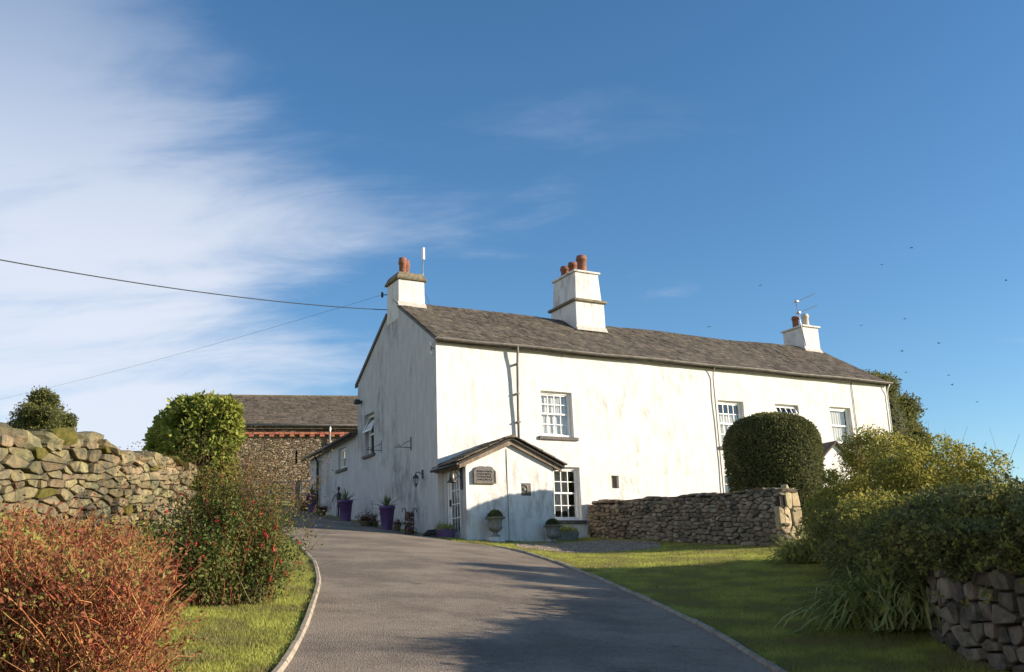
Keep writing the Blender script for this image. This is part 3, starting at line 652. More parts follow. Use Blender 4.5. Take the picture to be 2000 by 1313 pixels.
def boulder(name, mtl, parent, c, size, rot, seed, n=3):
    """rough slab or lump: a cube cut up and pushed about"""
    r = random.Random(seed); vs = []; fs = []; key = {}
    def vid(i, j, k):
        if (i, j, k) in key: return key[(i, j, k)]
        p = Vector((i/n*2-1, j/n*2-1, k/n*2-1)); q_ = p.normalized()*1.1; p = p.lerp(q_, .45)
        p += Vector((noise.noise(p*1.6+Vector((seed, 0, 0))), noise.noise(p*1.6+Vector((0, seed, 5))), noise.noise(p*1.6+Vector((9, 0, seed)))))*.28
        key[(i, j, k)] = len(vs); vs.append(p); return key[(i, j, k)]
    for a in range(n):
        for b in range(n):
            for fix in (0, n):
                fs.append((vid(a, b, fix), vid(a+1, b, fix), vid(a+1, b+1, fix), vid(a, b+1, fix)))
                fs.append((vid(a, fix, b), vid(a+1, fix, b), vid(a+1, fix, b+1), vid(a, fix, b+1)))
                fs.append((vid(fix, a, b), vid(fix, a+1, b), vid(fix, a+1, b+1), vid(fix, a, b+1)))
    mt = Matrix.Translation(c) @ rot.to_matrix().to_4x4() @ Matrix.Diagonal((size[0]/2, size[1]/2, size[2]/2, 1))
    return MB().add([mt @ v for v in vs], fs).build(name, mtl, parent)
from mathutils import Euler
# left field wall
A = np.array([-5.22, 4.6]); B = np.array([-4.75, 14.8]); dv = B-A; LL = float(np.hypot(*dv)); dv /= LL; nv = np.array([dv[1], -dv[0]])
lw = empty('field_wall', (A[0], A[1], gz(*A)), 0, 'tall sunlit dry-stone wall of tan field stones behind the russet bush', 'stone wall')
A0z = gz(*A)
def Tl(s, t, d):
    x = A+dv*s+nv*(d-.05*t); return (x[0]-A[0], x[1]-A[1], gz(*(A+dv*s))-A0z+t-.1)
lh = lambda s: 1.92-.026*s+.09*math.sin(s*1.1+.5)+.05*math.sin(s*2.9)
stone_wall(lw, Tl, LL, lh, .092, 2.7, 21, M['lstone'], gap=.012, bulge=.06, mossy=.03, order=lambda x, y, a: -a*(.1 if x < 2.9 else 1), soft=False)
cb = MB(Tl); vs = []
for k in range(31):
    s = LL*k/30; vs += [(s, -.1, -.06), (s, lh(s)-.03, -.06), (s, lh(s)-.03, -.6), (s, -.1, -.6)]
cb.add([(a, b, c) for a, b, c in vs], [(k*4+j, (k+1)*4+j, (k+1)*4+(j+1) % 4, k*4+(j+1) % 4) for k in range(30) for j in range(4)]+[(120, 121, 122, 123)]).build('wall_core', M['corel'], lw)
s = 1.5; k = 0; r = random.Random(5)
while s < LL:
    l = r.uniform(.3, .62); p = Tl(s+l/2, lh(s+l/2)+.015+r.uniform(0, .05), -.26)
    e = Euler((r.uniform(-.15, .15), r.uniform(-.25, .2), math.atan2(dv[1], dv[0])+r.uniform(-.2, .2)))
    boulder('cope_stone', M['moss'] if k % 9 == 4 else M['lstone'], lw, Vector(p), (l*1.1, r.uniform(.5, .66), r.uniform(.09, .22)), e, k*3.3+1)
    s += l*.8; k += 1
# garden wall standing out from the house front
GL = 7.62
gw = empty('garden_wall', HP(4.62, 0, 0), TH, 'shaded rubble garden wall running out from the house front to a round-topped pier', 'stone wall')
def gbase(n_): p = HP(4.62, -n_, 0); return gz(p[0], p[1])-C0[2]
def Tgw(s, t, d): return (-d, -s, gbase(s)-.06+t)
gtop = lambda s: (.86+(.42-.86)*s/7.7+.02*math.sin(s*3.1))-gbase(s)+.06
stone_wall(gw, Tgw, GL, gtop, .095, 2.1, 33, M['gstone'], gap=.010, bulge=.08, order=lambda x, y, a: -a*(1+x*.12))
vs = []
for k in range(21):
    s = GL*k/20; z = gbase(s)-.3; zt = gbase(s)-.06+gtop(s)-.02; vs += [(.05, -s, z), (.05, -s, zt), (.50, -s, zt), (.50, -s, z)]
MB().add(vs, [(k*4+j, (k+1)*4+j, (k+1)*4+(j+1) % 4, k*4+(j+1) % 4) for k in range(20) for j in range(4)]+[(80, 81, 82, 83)]).build('wall_core', M['core'], gw)
s = .15; k = 0
while s < GL-.2:
    l = r.uniform(.22, .5); boulder('cope_stone', M['gstone'], gw, Vector((.27, -s-l/2, gbase(s)-.06+gtop(s)+.02)), (.5, l*1.08, r.uniform(.06, .11)), Euler((r.uniform(-.06, .06), r.uniform(-.06, .06), r.uniform(-.1, .1))), 70+k); s += l; k += 1
# pier end face (rounded head) of larger stones, lit by the sun
def Tp(s, t, d): return (s, -GL-.02-d, gbase(GL)-.06+t)
pt_ = lambda s: gtop(GL)-.06+.19*math.sqrt(max(0, 1-((s-.27)/.30)**2))
M['pier'] = mat('pier_stone_sunlit', (.34, .27, .155), (.44, .36, .22), 7., 9., .95, .8, 26., (.24, .20, .12), 5., .5, .65, rnd=.15, bdist=.02)  # paler than the garden wall stone: sunlight on this face painted into the colour
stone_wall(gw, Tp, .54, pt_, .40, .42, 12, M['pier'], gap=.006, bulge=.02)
vs = [(x, y, gbase(GL)-.06+(pt_(x)-.05 if top else -.3)) for y in (-GL+.45, -GL-.0) for top in (0, 1) for x in np.linspace(.02, .52, 9)]
MB().add(vs, [(j, j+1, 9+j+1, 9+j) for j in range(8)]+[(18+j, 18+j+1, 27+j+1, 27+j) for j in range(8)]+[(9+j, 9+j+1, 27+j+1, 27+j) for j in range(8)]+[(0, 9, 27, 18), (8, 17, 35, 26)]).build('pier_core', M['core'], gw)
# roadside wall under the trailing shrubs
iv = [hit(*p)[:2] for p in [(1625, 1112), (1750, 1200), (1905, 1302)]]
IP = smooth_line([tuple(iv[0]), tuple(iv[1]), tuple(iv[2]), (4.15, 7.4), (3.9, 5.0), (3.8, 1.5)], 90)
Id = np.r_[0, np.cumsum(np.hypot(*np.diff(IP, axis=0).T))]; IL = Id[-1]
def ip(s): return np.array([np.interp(s, Id, IP[:, 0]), np.interp(s, Id, IP[:, 1])])
def inr(s): t = ip(s+.1)-ip(s-.1) if 0 < s < IL else ip(min(s+.1, IL))-ip(max(s-.1, 0)); t /= np.hypot(*t); return np.array([t[1], -t[0]])
iw = empty('roadside_wall', (iv[2][0], iv[2][1], gz(*iv[2])), 0, 'shaded rubble wall half hidden under trailing shrub beside the lawn', 'stone wall')
I0 = np.array([iv[2][0], iv[2][1], gz(*iv[2])])
def Ti(s, t, d): p = ip(s)+inr(s)*d; return (p[0]-I0[0], p[1]-I0[1], gz(*ip(s))-I0[2]+t-.05)
ih = lambda s: .90+.052*min(s, 12)+.04*math.sin(s*1.7)
print('inr', inr(3.), 'ivy', iv)
stone_wall(iw, Ti, IL-.2, ih, .135, 1.6, 55, M['gstone'], keep=lambda x, y: x < 10.5, gap=.014, bulge=.08, soft=False)
vs = []
for k in range(41):
    s = IL*k/40; vs += [Ti(s, -.2, -.05), Ti(s, ih(s)-.03, -.05), Ti(s, ih(s)-.03, -.5), Ti(s, -.2, -.5)]
MB().add(vs, [(k*4+j, (k+1)*4+j, (k+1)*4+(j+1) % 4, k*4+(j+1) % 4) for k in range(40) for j in range(4)]+[(0, 1, 2, 3)]).build('wall_core', M['core'], iw)

# ------------------------------------------------------------------ barn
bw0 = at(400, 990, 43.); BA = R(24)
P0 = at(360, 985, 44.0)
barn = empty('stone_barn', (P0[0], P0[1], 0), R(13), 'long brown stone barn with slate roof and a red brick dentil course', 'barn')
BL, BD = 13.5, 6.6; bz = P0[2]-.6
def bpx(px, py, D): return at(px, py, D)[2]
be = at(560, 832, 45.0)[2]; brd = at(500, 781, 48.5)[2]
M['barnwall'] = mat('barn_rubble', (.17, .13, .09), (.30, .235, .165), 9., 8., .95, 1., 14., (.095, .075, .055), 11., .5, .62, stretch=(1, 1, 1.9), bdist=.05)
def vor_stone(m):   # distinct small stones, too far to build one by one
    t = m.node_tree; b = t.nodes['Principled BSDF']; p = nd(t, 'ShaderNodeNewGeometry').outputs['Position']
    mpn = nd(t, 'ShaderNodeMapping'); mpn.inputs['Scale'].default_value = (5.2, 5.2, 10.); t.links.new(p, mpn.inputs[0])
    v = nd(t, 'ShaderNodeTexVoronoi', Scale=1.); t.links.new(mpn.outputs[0], v.inputs['Vector'])
    ve = nd(t, 'ShaderNodeTexVoronoi', Scale=1., feature='DISTANCE_TO_EDGE'); t.links.new(mpn.outputs[0], ve.inputs['Vector'])
    cr = nd(t, 'ShaderNodeValToRGB'); e = cr.color_ramp.elements; e[0].color = (.16, .115, .075, 1); e[1].color = (.40, .32, .21, 1); e.new(.5).color = (.25, .185, .12, 1)
    sp = nd(t, 'ShaderNodeSeparateColor'); t.links.new(v.outputs['Color'], sp.inputs[0]); t.links.new(sp.outputs[0], cr.inputs[0])
    x = nd(t, 'ShaderNodeMix', data_type='RGBA'); t.links.new(maprange(t, ve.outputs[0], .02, .10), x.inputs[0]); x.inputs[6].default_value = (.15, .12, .085, 1); t.links.new(cr.outputs[0], x.inputs[7]); t.links.new(x.outputs[2], b.inputs['Base Color'])
    bp = nd(t, 'ShaderNodeBump', Strength=1., Distance=.06); t.links.new(maprange(t, ve.outputs[0], 0, .2), bp.inputs['Height']); t.links.new(bp.outputs[0], b.inputs['Normal'])
vor_stone(M['barnwall'])
M['barnroof'] = mat('barn_slate', (.095, .075, .053), (.155, .123, .087), 5., 7., .85, .6, 30., (.17, .145, .10), 5., .52, .7, rnd=.22)
def door_open(T): pass
wall_grid(Tf, 0, BL, bz-.6, be, [(5.45, 6.35, bz, bz+1.75), (4.72, 4.80, bz+2.3, bz+2.95), (6.9, 6.98, bz+2.3, bz+3.0)], seed=2., amp=.05, step=.6, rev=.35).build('wall', M['barnwall'], barn)
b = MB(); b.quad((0, 0, bz-.6), (0, BD, bz-.6), (0, BD, be), (0, BD/2, brd-.08), (0, 0, be)); b.quad((BL, 0, bz-.6), (BL, BD, bz-.6), (BL, BD, be), (BL, BD/2, brd-.08), (BL, 0, be)); b.quad((0, BD, bz-.6), (BL, BD, bz-.6), (BL, BD, be), (0, BD, be)); b.build('end_wall', M['barnwall'], barn)
b = MB(); bs = (brd-be)/(BD/2)
for sg in (0, 1):
    vs = [(x, (w_ if not sg else BD-w_), be+.02+bs*w_+o) for x in (-.1, BL+.1) for (w_, o) in ((-.15, 0), (BD/2, 0), (BD/2, -.1), (-.15, -.1))]
    b.add(vs, [(0, 4, 5, 1), (1, 5, 6, 2), (2, 6, 7, 3), (3, 7, 4, 0), (0, 1, 2, 3), (4, 5, 6, 7)])
br = b.build('roof', M['barnroof'], barn)
ba = math.atan(bs); bl = (BD/2+.15)/math.cos(ba)
def bslope(a, s):
    w_ = -.15+s*math.cos(ba); return Vector((a, w_, be+.03+bs*w_)), Vector((1, 0, 0)), Vector((0, math.cos(ba), math.sin(ba))), Vector((0, -math.sin(ba), math.cos(ba)))
lay_slates(br, -.1, BL+.1, bslope, bl, .26, .2, .3, .6, .022, 0, lambda a, s: a, mtl=M['barnroof'])
MB().box(-.1, BL+.1, BD/2-.15, BD/2+.15, brd-.02, brd+.09).build('ridge', M['band'], barn, bevel=.03)
MB().tube([(-.1, -.22, be-.0), (BL+.1, -.22, be-.02)], .06, 8).build('gutter', M['gutter'], barn, True)
MB().tube([(6.25, -.22, be-.05), (6.25, -.10, be-.3), (6.25, -.07, bz+.2)], .05, 8).build('downpipe', M['galv'], barn, True)
dz = be-.52
x = .4; k = 0
bm_ = bpy.data.meshes.new('brick'); bb = MB().box(0, .21, -.09, 0, 0, .10); bm_.from_pydata(bb.v, [], bb.f); bm_.materials.append(M['brick'])
while x < BL-.5:
    o = link('brick', bm_, None, barn); o.location = (x, -.045, dz+.11)
    if k % 2 == 0: o = link('brick', bm_, None, barn); o.location = (x, -.045, dz)
    x += .225; k += 1
MB().box(5.35, 6.45, -.04, .3, bz+1.752, bz+1.9).build('lintel', M['band'], barn)

# ------------------------------------------------------------------ leaves, stems, grass
def unit(n): v = rng.normal(size=(n, 3)); return v/np.linalg.norm(v, axis=1)[:, None]
def leaf_mesh(name, P, size, mtl, parent=None, D=None, aspect=.55, spread=1., fold=.25, kind=None):
    """one small folded leaf per point; D biases which way the blades point"""
    P = np.asarray(P); n = len(P); d = unit(n)*spread
    if D is not None: d = d+np.asarray(D)
    d /= np.linalg.norm(d, axis=1)[:, None]
    a = unit(n); s = np.cross(d, a); s /= np.linalg.norm(s, axis=1)[:, None]; nn = np.cross(s, d)
    L = (size*rng.uniform(.6, 1.35, n))[:, None]; W = L*aspect*.5
    m1 = P+d*L*.45
    V = np.stack([P, m1+s*W+nn*L*fold*.4, P+d*L-nn*L*fold*.2, m1-s*W+nn*L*fold*.4], 1).reshape(-1, 3)
    b = np.arange(n)*4; Fc = np.concatenate([np.stack([b, b+1, b+2], 1), np.stack([b, b+2, b+3], 1)])
    o = link(name, np_mesh(name, V, Fc), mtl, parent)
    if kind: o['kind'] = kind
    return o
def tube_mesh(name, P, Rr, mtl, parent=None, sides=3):
    """P (n,k,3) centre lines, Rr (n,k)"""
    n, k, _ = P.shape; T = np.gradient(P, axis=1); T /= np.linalg.norm(T, axis=2)[..., None]+1e-9
    a = np.where(np.abs(T[..., 2:3]) < .9, np.array([0, 0, 1.]), np.array([1., 0, 0])); x = np.cross(T, a); x /= np.linalg.norm(x, axis=2)[..., None]; y = np.cross(T, x)
    th = 2*np.pi*np.arange(sides)/sides
    V = P[:, :, None]+(x[:, :, None]*np.cos(th)[:, None]+y[:, :, None]*np.sin(th)[:, None])*Rr[:, :, None, None]
    id_ = np.arange(n*k*sides).reshape(n, k, sides); j2 = np.roll(np.arange(sides), -1)
    Fc = np.stack([id_[:, :-1], id_[:, :-1][..., j2], id_[:, 1:][..., j2], id_[:, 1:]], -1).reshape(-1, 4)
    return link(name, np_mesh(name, V.reshape(-1, 3), Fc), mtl, parent, True)
def arcs(base, dirs, length, droop, k=5, wob=.04):
    n = len(base); t = np.linspace(0, 1, k)[None, :, None]; L = np.asarray(length).reshape(-1, 1, 1)
    P = base[:, None]+dirs[:, None]*L*t; P[..., 2] -= (np.asarray(droop).reshape(-1, 1)*L[:, :, 0]*t[:, :, 0]**2)
    return P+rng.normal(size=P.shape)*wob*L*t
def blob_points(blobs, n, shell=.35, squash=1., gap=0., gs=1.4):
    """points through the outer part of a set of ellipsoids"""
    vol = np.array([b[3]*b[4]*b[5] for b in blobs])**(2/3); cnt = (n*vol/vol.sum()).astype(int)+1; out = []; dirs = []
    for b, c in zip(blobs, cnt):
        u = unit(c); rr = 1-shell*rng.random(c)**1.5; out.append(np.array(b[:3])+u*np.array(b[3:6])*rr[:, None]*(1+.08*rng.normal(size=c))[:, None]); dirs.append(u)
    P = np.concatenate(out); Dd = np.concatenate(dirs)
    if gap:
        keep = np.array([noise.noise(Vector(p)*gs) > -.45+gap*.5 for p in P]); P, Dd = P[keep], Dd[keep]
    return P, Dd
def lumps(c, rad, n, size, seed, flat=0.):
    """blobs scattered over an ellipsoid to give a lumpy crown"""
    r = np.random.default_rng(seed); out = [(*c, rad[0]*.78, rad[1]*.78, rad[2]*.78)]
    for i in range(n):
        u = r.normal(size=3); u /= np.linalg.norm(u); u[2] = max(u[2], -.55); s = size*r.uniform(.6, 1.25)
        out.append((c[0]+u[0]*rad[0]*.78, c[1]+u[1]*rad[1]*.78, c[2]+u[2]*rad[2]*.78, s, s, s*.85))
    return out
def core_mesh(name, blobs, k, mtl, parent, n=14):
    b = MB()
    for (x, y, z, rx, ry, rz) in blobs:
        b.lathe([(max(.01, math.sin(math.pi*i/8))*1., -math.cos(math.pi*i/8)) for i in range(9)], (0, 0, 0), n)
        for q_ in range(len(b.v)-9*n, len(b.v)): v = b.v[q_]; b.v[q_] = (x+v[0]*rx*k, y+v[1]*ry*k, z+v[2]*rz*k)
    return b.build(name, mtl, parent, True)
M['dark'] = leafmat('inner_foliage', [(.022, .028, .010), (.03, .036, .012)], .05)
def tree(name, base, blobs, nl, ls, lm, label, cat='tree', trunk=.18, core=.7, group=None, gap=.0, limbs=5, shell=.35):
    root = empty(name, base, 0, label, cat, group); B = np.array(base)
    bl = [(b[0]-B[0], b[1]-B[1], b[2]-B[2], *b[3:]) for b in blobs]; top = bl[0]
    P = [np.array([[0, 0, -.3], [.03, 0, top[2]*.35], [top[0]*.6, top[1]*.6, top[2]*.75], [top[0], top[1], top[2]]])]; RR = [[trunk, trunk*.8, trunk*.6, trunk*.35]]
    for b in bl[1:1+limbs]:
        P.append(np.array([[top[0]*.4, top[1]*.4, top[2]*.6], [top[0]*.4+b[0]*.25, top[1]*.4+b[1]*.25, top[2]*.7+b[2]*.1], [b[0]*.7, b[1]*.7, b[2]*.9], [b[0], b[1], b[2]]])); RR.append([trunk*.5, trunk*.4, trunk*.25, trunk*.1])
    tube_mesh('trunk', np.array(P), np.array(RR), M['drystem'], root, 8)
    pts, dd = blob_points(bl, nl, shell, gap=gap)
    cr = leaf_mesh('crown', pts, ls, lm, root, dd*.8)
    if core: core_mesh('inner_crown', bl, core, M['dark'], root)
    return root
# far tree above the field wall
c = at(78, 815, 50); bz_ = gz(c[0], c[1])
tree('round_tree', (c[0], c[1], bz_), lumps((c[0], c[1], c[2]-.2), (1.75, 1.7, 1.5), 16, .55, 3), 15000, .12, M['treeleaf'], 'round dark green tree rising behind the field wall', core=.8)
# tall tree behind the far end of the house
c = at(1715, 800, 52); bz_ = gz(c[0], c[1])
tree('tall_tree', (c[0], c[1], bz_), lumps((c[0]-.3, c[1], c[2]-1.2), (2.75, 2.6, 3.5), 24, .8, 8), 24000, .15, M['treeleaf'], 'tall bushy green tree behind the far end of the farmhouse', core=.8)
# ivy mass at the end of the field wall
c = at(388, 850, 17.6); bz_ = gz(c[0], c[1])
blobs = [(*at(388, 850, 17.6), .62, .6, .62)]+[(*at(px, py, D), r_, r_, r_*.95) for px, py, D, r_ in [(345, 840, 18.2, .40), (322, 862, 18.5, .30), (310, 880, 18.4, .22), (360, 805, 17.9, .28), (452, 825, 17.2, .16), (410, 792, 17.6, .2), (445, 800, 17.4, .2), (420, 815, 17.4, .36), (385, 810, 17.5, .34), (440, 850, 17.3, .30), (430, 890, 17.1, .30), (355, 885, 17.8, .36), (400, 905, 17.2, .40), (405, 955, 17., .36), (430, 925, 17., .3), (395, 1000, 17., .34), (430, 985, 17., .30)]]
tree('ivy_bush', (c[0], c[1], bz_), blobs, 34000, .09, M['ivylight'], 'bright yellow-green ivy bush covering the end of the field wall before the barn', 'ivy bush', trunk=.09, core=.6, shell=.6, gap=.3)

# clipped dome bush over the garden wall
TD = 25.0; c = at(1510, 890, TD); bz_ = gz(c[0], c[1]); top = at(1510, 813, TD)[2]; bot = bz_+.35
top_r = 1.19
topi = empty('topiary_bush', (c[0], c[1], bz_), 0, 'big dark clipped dome-topped bush rising behind the garden wall', 'topiary')
n = 46000; th = rng.uniform(0, 2*np.pi, n); zz = rng.random(n)
hgt = top-bot
def tprof(t):   # radius against height 0..1
    return np.where(t < .68, .80+.205*np.sin(np.clip(t/.68, 0, 1)*np.pi*.5), 1.005*np.clip(1-np.clip((t-.68)/.32, 0, 1)**2.4, 0, 1)**(1/2.7))
cap = rng.random(n) < .34
rr = np.where(cap, np.sqrt(rng.random(n)), 1.); zt = np.where(cap, 1., zz)
tz = np.where(cap, .68+.32*np.clip(1-rr**2.7, 0, 1)**(1/2.4), zz); rad = np.where(cap, rr*1.01, tprof(zz))
sh = 1-.07*rng.random(n)**1.4+.012*rng.normal(size=n)+.03*np.array([noise.noise((math.cos(a)*1.6, math.sin(a)*1.6, z*2.4)) for a, z in zip(th, tz)])
P = np.stack([np.cos(th)*rad*top_r*sh, np.sin(th)*rad*top_r*sh, bot-bz_+tz*hgt*(1-(1-sh)*.5)], 1)
leaf_mesh('crown', P, .055, M['topiary'], topi, np.stack([np.cos(th)*.7, np.sin(th)*.7, np.full(n, .4)], 1))
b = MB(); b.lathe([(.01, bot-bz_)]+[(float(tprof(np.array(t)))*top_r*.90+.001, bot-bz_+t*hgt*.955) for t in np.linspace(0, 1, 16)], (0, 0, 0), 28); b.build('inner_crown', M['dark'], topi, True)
MB().tube([(0, 0, -.2), (.02, 0, .5)], .1, 8).build('trunk', M['drystem'], topi, True)

# russet bush, foreground left
rbx = np.array([-3.42, 6.75]); rz0 = gz(*rbx)
rbsh = empty('russet_bush', (rbx[0], rbx[1], rz0), 0, 'dense russet bush of thin red and orange stems before the field wall', 'bush')
n = 7200
yb = rng.uniform(5.4, 8.3, n); fr_ = rng.random(n)**.85
bx_ = np.stack([(-.56*yb-.15)*fr_+(-.36*yb-.06*np.sin(yb*5))*(1-fr_)-rbx[0], yb-rbx[1]], 1)
zb = np.array([gz(rbx[0]+x, rbx[1]+y)-rz0 for x, y in bx_])
hmx = 1.15-.13*(1-fr_)**3+.05*np.sin(bx_[:, 0]*5)+.05*np.sin(bx_[:, 1]*4)
st = rng.uniform(0, .8, n)*hmx
base = np.c_[bx_, zb+st]; dirs = np.c_[rng.normal(size=n)*.42-.02, rng.normal(size=n)*.42-.05, rng.uniform(.4, 1., n)]; dirs /= np.linalg.norm(dirs, axis=1)[:, None]
ln = np.clip(hmx-st, .12, .5)*rng.uniform(.6, 1.2, n)
PP = arcs(base, dirs, ln, rng.uniform(-.1, .35, n), 5, .05)
tube_mesh('stems', PP, (np.linspace(1, .45, 5)[None]*rng.uniform(.0022, .0052, n)[:, None]), M['redstem'], rbsh, 3)
kk = rng.integers(0, n, 60000); LP = PP[kk, rng.integers(1, 5, 60000)]+rng.normal(size=(60000, 3))*.02
leaf_mesh('foliage', LP, .032, M['redleaf'], rbsh, np.array([0, -.2, .3]))
n = 46; sd_ = np.c_[rng.normal(size=(n, 2))*.6, rng.uniform(.2, .9, n)]; sd_ /= np.linalg.norm(sd_, axis=1)[:, None]
bb_ = np.c_[rng.uniform(-1.3, .6, n), rng.uniform(-.9, 1.1, n), rng.uniform(.5, .95, n)]
tube_mesh('long_shoots', arcs(bb_, sd_, rng.uniform(.35, .7, n), rng.uniform(0, .5, n), 6, .03), np.linspace(1, .4, 6)[None]*np.full((n, 1), .006), M['redstem'], rbsh, 4)['kind'] = 'stuff'

# fuchsia with red flowers
fb = hit(428, 1180); fx = empty('fuchsia_shrub', fb, 0, 'loose green fuchsia shrub hung with small red flowers at the lawn edge', 'shrub')
n = 460; d_ = np.c_[rng.normal(size=(n, 2))*np.array([.38, .40]), rng.uniform(.5, 1.1, n)]; d_ /= np.linalg.norm(d_, axis=1)[:, None]
d_[:, 0] += .0
bs_ = np.c_[rng.normal(size=(n, 2))*.22, np.zeros(n)]
ln = rng.uniform(.65, 1.5, n)+(rng.random(n) < .25)*rng.uniform(.1, .5, n)
PP = arcs(bs_, d_, ln, rng.uniform(.05, .42, n), 9, .03)
tube_mesh('stems', PP, np.linspace(1, .3, 9)[None]*rng.uniform(.003, .006, n)[:, None], M['drystem'], fx, 3)
m_ = 46000; wt = rng.exponential(size=n)**1.3; kk = rng.choice(n, m_, p=wt/wt.sum()); jj = np.minimum(8, (rng.random(m_)**.8*8.99).astype(int)); LP = PP[kk, jj]+rng.normal(size=(m_, 3))*np.array([.075, .07, .06])
LP = LP[(LP[:, 2] > .02) & (LP[:, 0] < .95+.25*rng.random(len(LP))**3)]
leaf_mesh('foliage', LP, .04, M['fuchsia'], fx, np.array([0, 0, -.2]))
n2 = 110; d2 = np.c_[rng.normal(size=(n2, 1))*.20+.10, rng.normal(size=(n2, 1))*.22, np.ones((n2, 1))]; d2 /= np.linalg.norm(d2, axis=1)[:, None]
P2 = arcs(np.c_[rng.normal(size=(n2, 2))*.26, np.zeros(n2)], d2, rng.uniform(1.35, 2.1, n2), rng.uniform(.0, .16, n2), 12, .022)
tube_mesh('upper_stems', P2, np.linspace(1, .25, 12)[None]*rng.uniform(.003, .005, n2)[:, None], M['redstem'], fx, 3)
m_ = 13000; kk = rng.integers(0, n2, m_); LP = P2[kk, rng.integers(5, 12, m_)]+rng.normal(size=(m_, 3))*np.array([.06, .06, .06])
leaf_mesh('upper_foliage', LP, .027, leafmat('fuchsia_tip_leaf', [(.07, .06, .025), (.11, .11, .035), (.17, .13, .05), (.22, .10, .05)], .35), fx)
fl = MB(); fl.lathe([(.004, .0), (.006, -.012), (.009, -.02), (.016, -.034), (.006, -.036), (.005, -.05), (.001, -.055)], (0, 0, 0), 6); fl.tube([(0, 0, .03), (0, 0, 0)], .0015, 3)
for a in range(4): t = a*math.pi/2; fl.add([(0, 0, -.016), (.022*math.cos(t+.4), .022*math.sin(t+.4), -.026), (.034*math.cos(t), .034*math.sin(t), -.024), (.022*math.cos(t-.4), .022*math.sin(t-.4), -.026)], [(0, 1, 2, 3)])
fme = bpy.data.meshes.new('flower'); fme.from_pydata(fl.v, [], fl.f); fme.materials.append(M['flower'])
tips = PP[:, 5:, :].reshape(-1, 3); tips = tips[(tips[:, 2] > .25)]
tips = tips[np.argsort(tips[:, 1]+.45*rng.random(len(tips)))][:900]
for k in range(150):
    p = tips[rng.integers(0, len(tips))]; o = link('flower', fme, None, fx); o.location = (p[0]+rng.normal()*.04, p[1]-.04, p[2]-.02); o.rotation_euler = (rng.normal()*.3, rng.normal()*.3, rng.uniform(0, 6)); s = rng.uniform(.7, 1.15); o.scale = (s, s, s)

# trailing shrub over the roadside wall
tr_ = empty('trailing_shrub', (I0[0], I0[1], I0[2]), 0, 'dark small-leaved shrub trailing down the roadside wall in shade', 'shrub')
n = 95000; s = rng.random(n)**.8*IL*.98; t = rng.random(n)
dth = np.array([noise.noise((a*1.1, b*1.7, 3.))+.6*noise.noise((a*2.9, b*3.7, 9.)) for a, b in zip(s, t*1.6)])
cover = ih(2.)*(.32+.0*s) # how far down it hangs
hang = np.interp(s, [0, 1.0, 2.2, 5, 6.6, 7.6, 12, IL], [.5, .6, 1.0, 1.0, .9, .5, .45, .45])+.25*np.array([noise.noise((a*1.6, 0, 7.)) for a in s])
crest = np.interp(s, [0, 5, 8, 13, IL], [1.0, 1.05, 1.40, 1.62, 1.65])
tt = crest-t*(hang+.12)
bulk = (.10+.20*np.sin(np.pi*np.clip(t*1.15, 0, 1)))*(1+1.7*dth).clip(.05)
PPt = np.array([ip(a) for a in s]); NN = np.array([inr(a) for a in s])
if NN[0][0] > 0: NN = -NN
o_ = (bulk*rng.uniform(.3, 1., n)+.03)[:, None]
back = rng.random(n) < .42                                     # the crest runs back over the top of the wall
o_[back] = -rng.uniform(0, .75, back.sum())[:, None]; tt[back] = crest[back]-.12+.16*rng.random(back.sum())+.26*dth[back]
xy = PPt+NN*o_
Pz = np.stack([xy[:, 0]-I0[0], xy[:, 1]-I0[1], g(PPt[:, 0], PPt[:, 1])-I0[2]+tt], 1)
leaf_mesh('foliage', Pz, .044, M['cotone'], tr_, np.c_[NN*.5, np.full(n, .15)])
n = 420; s = rng.random(n)*IL*.9; b0_ = np.array([ip(a) for a in s]); nn_ = np.array([inr(a) for a in s]); nn_ = -nn_ if nn_[0][0] > 0 else nn_
base = np.c_[b0_-nn_*.15-I0[:2], g(b0_[:, 0], b0_[:, 1])-I0[2]+.95+.035*s]; dd = np.c_[nn_*.8+rng.normal(size=(n, 2))*.5, rng.uniform(.2, 1.1, n)]; dd /= np.linalg.norm(dd, axis=1)[:, None]
PPs = arcs(base, dd, rng.uniform(.35, 1.1, n), rng.uniform(.5, 1.2, n), 8, .03)
tube_mesh('stems', PPs, np.linspace(1, .4, 8)[None]*np.full((n, 1), .0045), M['drystem'], tr_, 3)
kk = rng.integers(0, n, 22000); LPs = PPs[kk, rng.integers(1, 8, 22000)]+rng.normal(size=(22000, 3))*.015
leaf_mesh('sun_tinted_spray_leaves', LPs, .045, M['autumn'], tr_, np.array([0, 0, .2]))  # sunlight on the crest painted in with a paler, yellower leaf colour

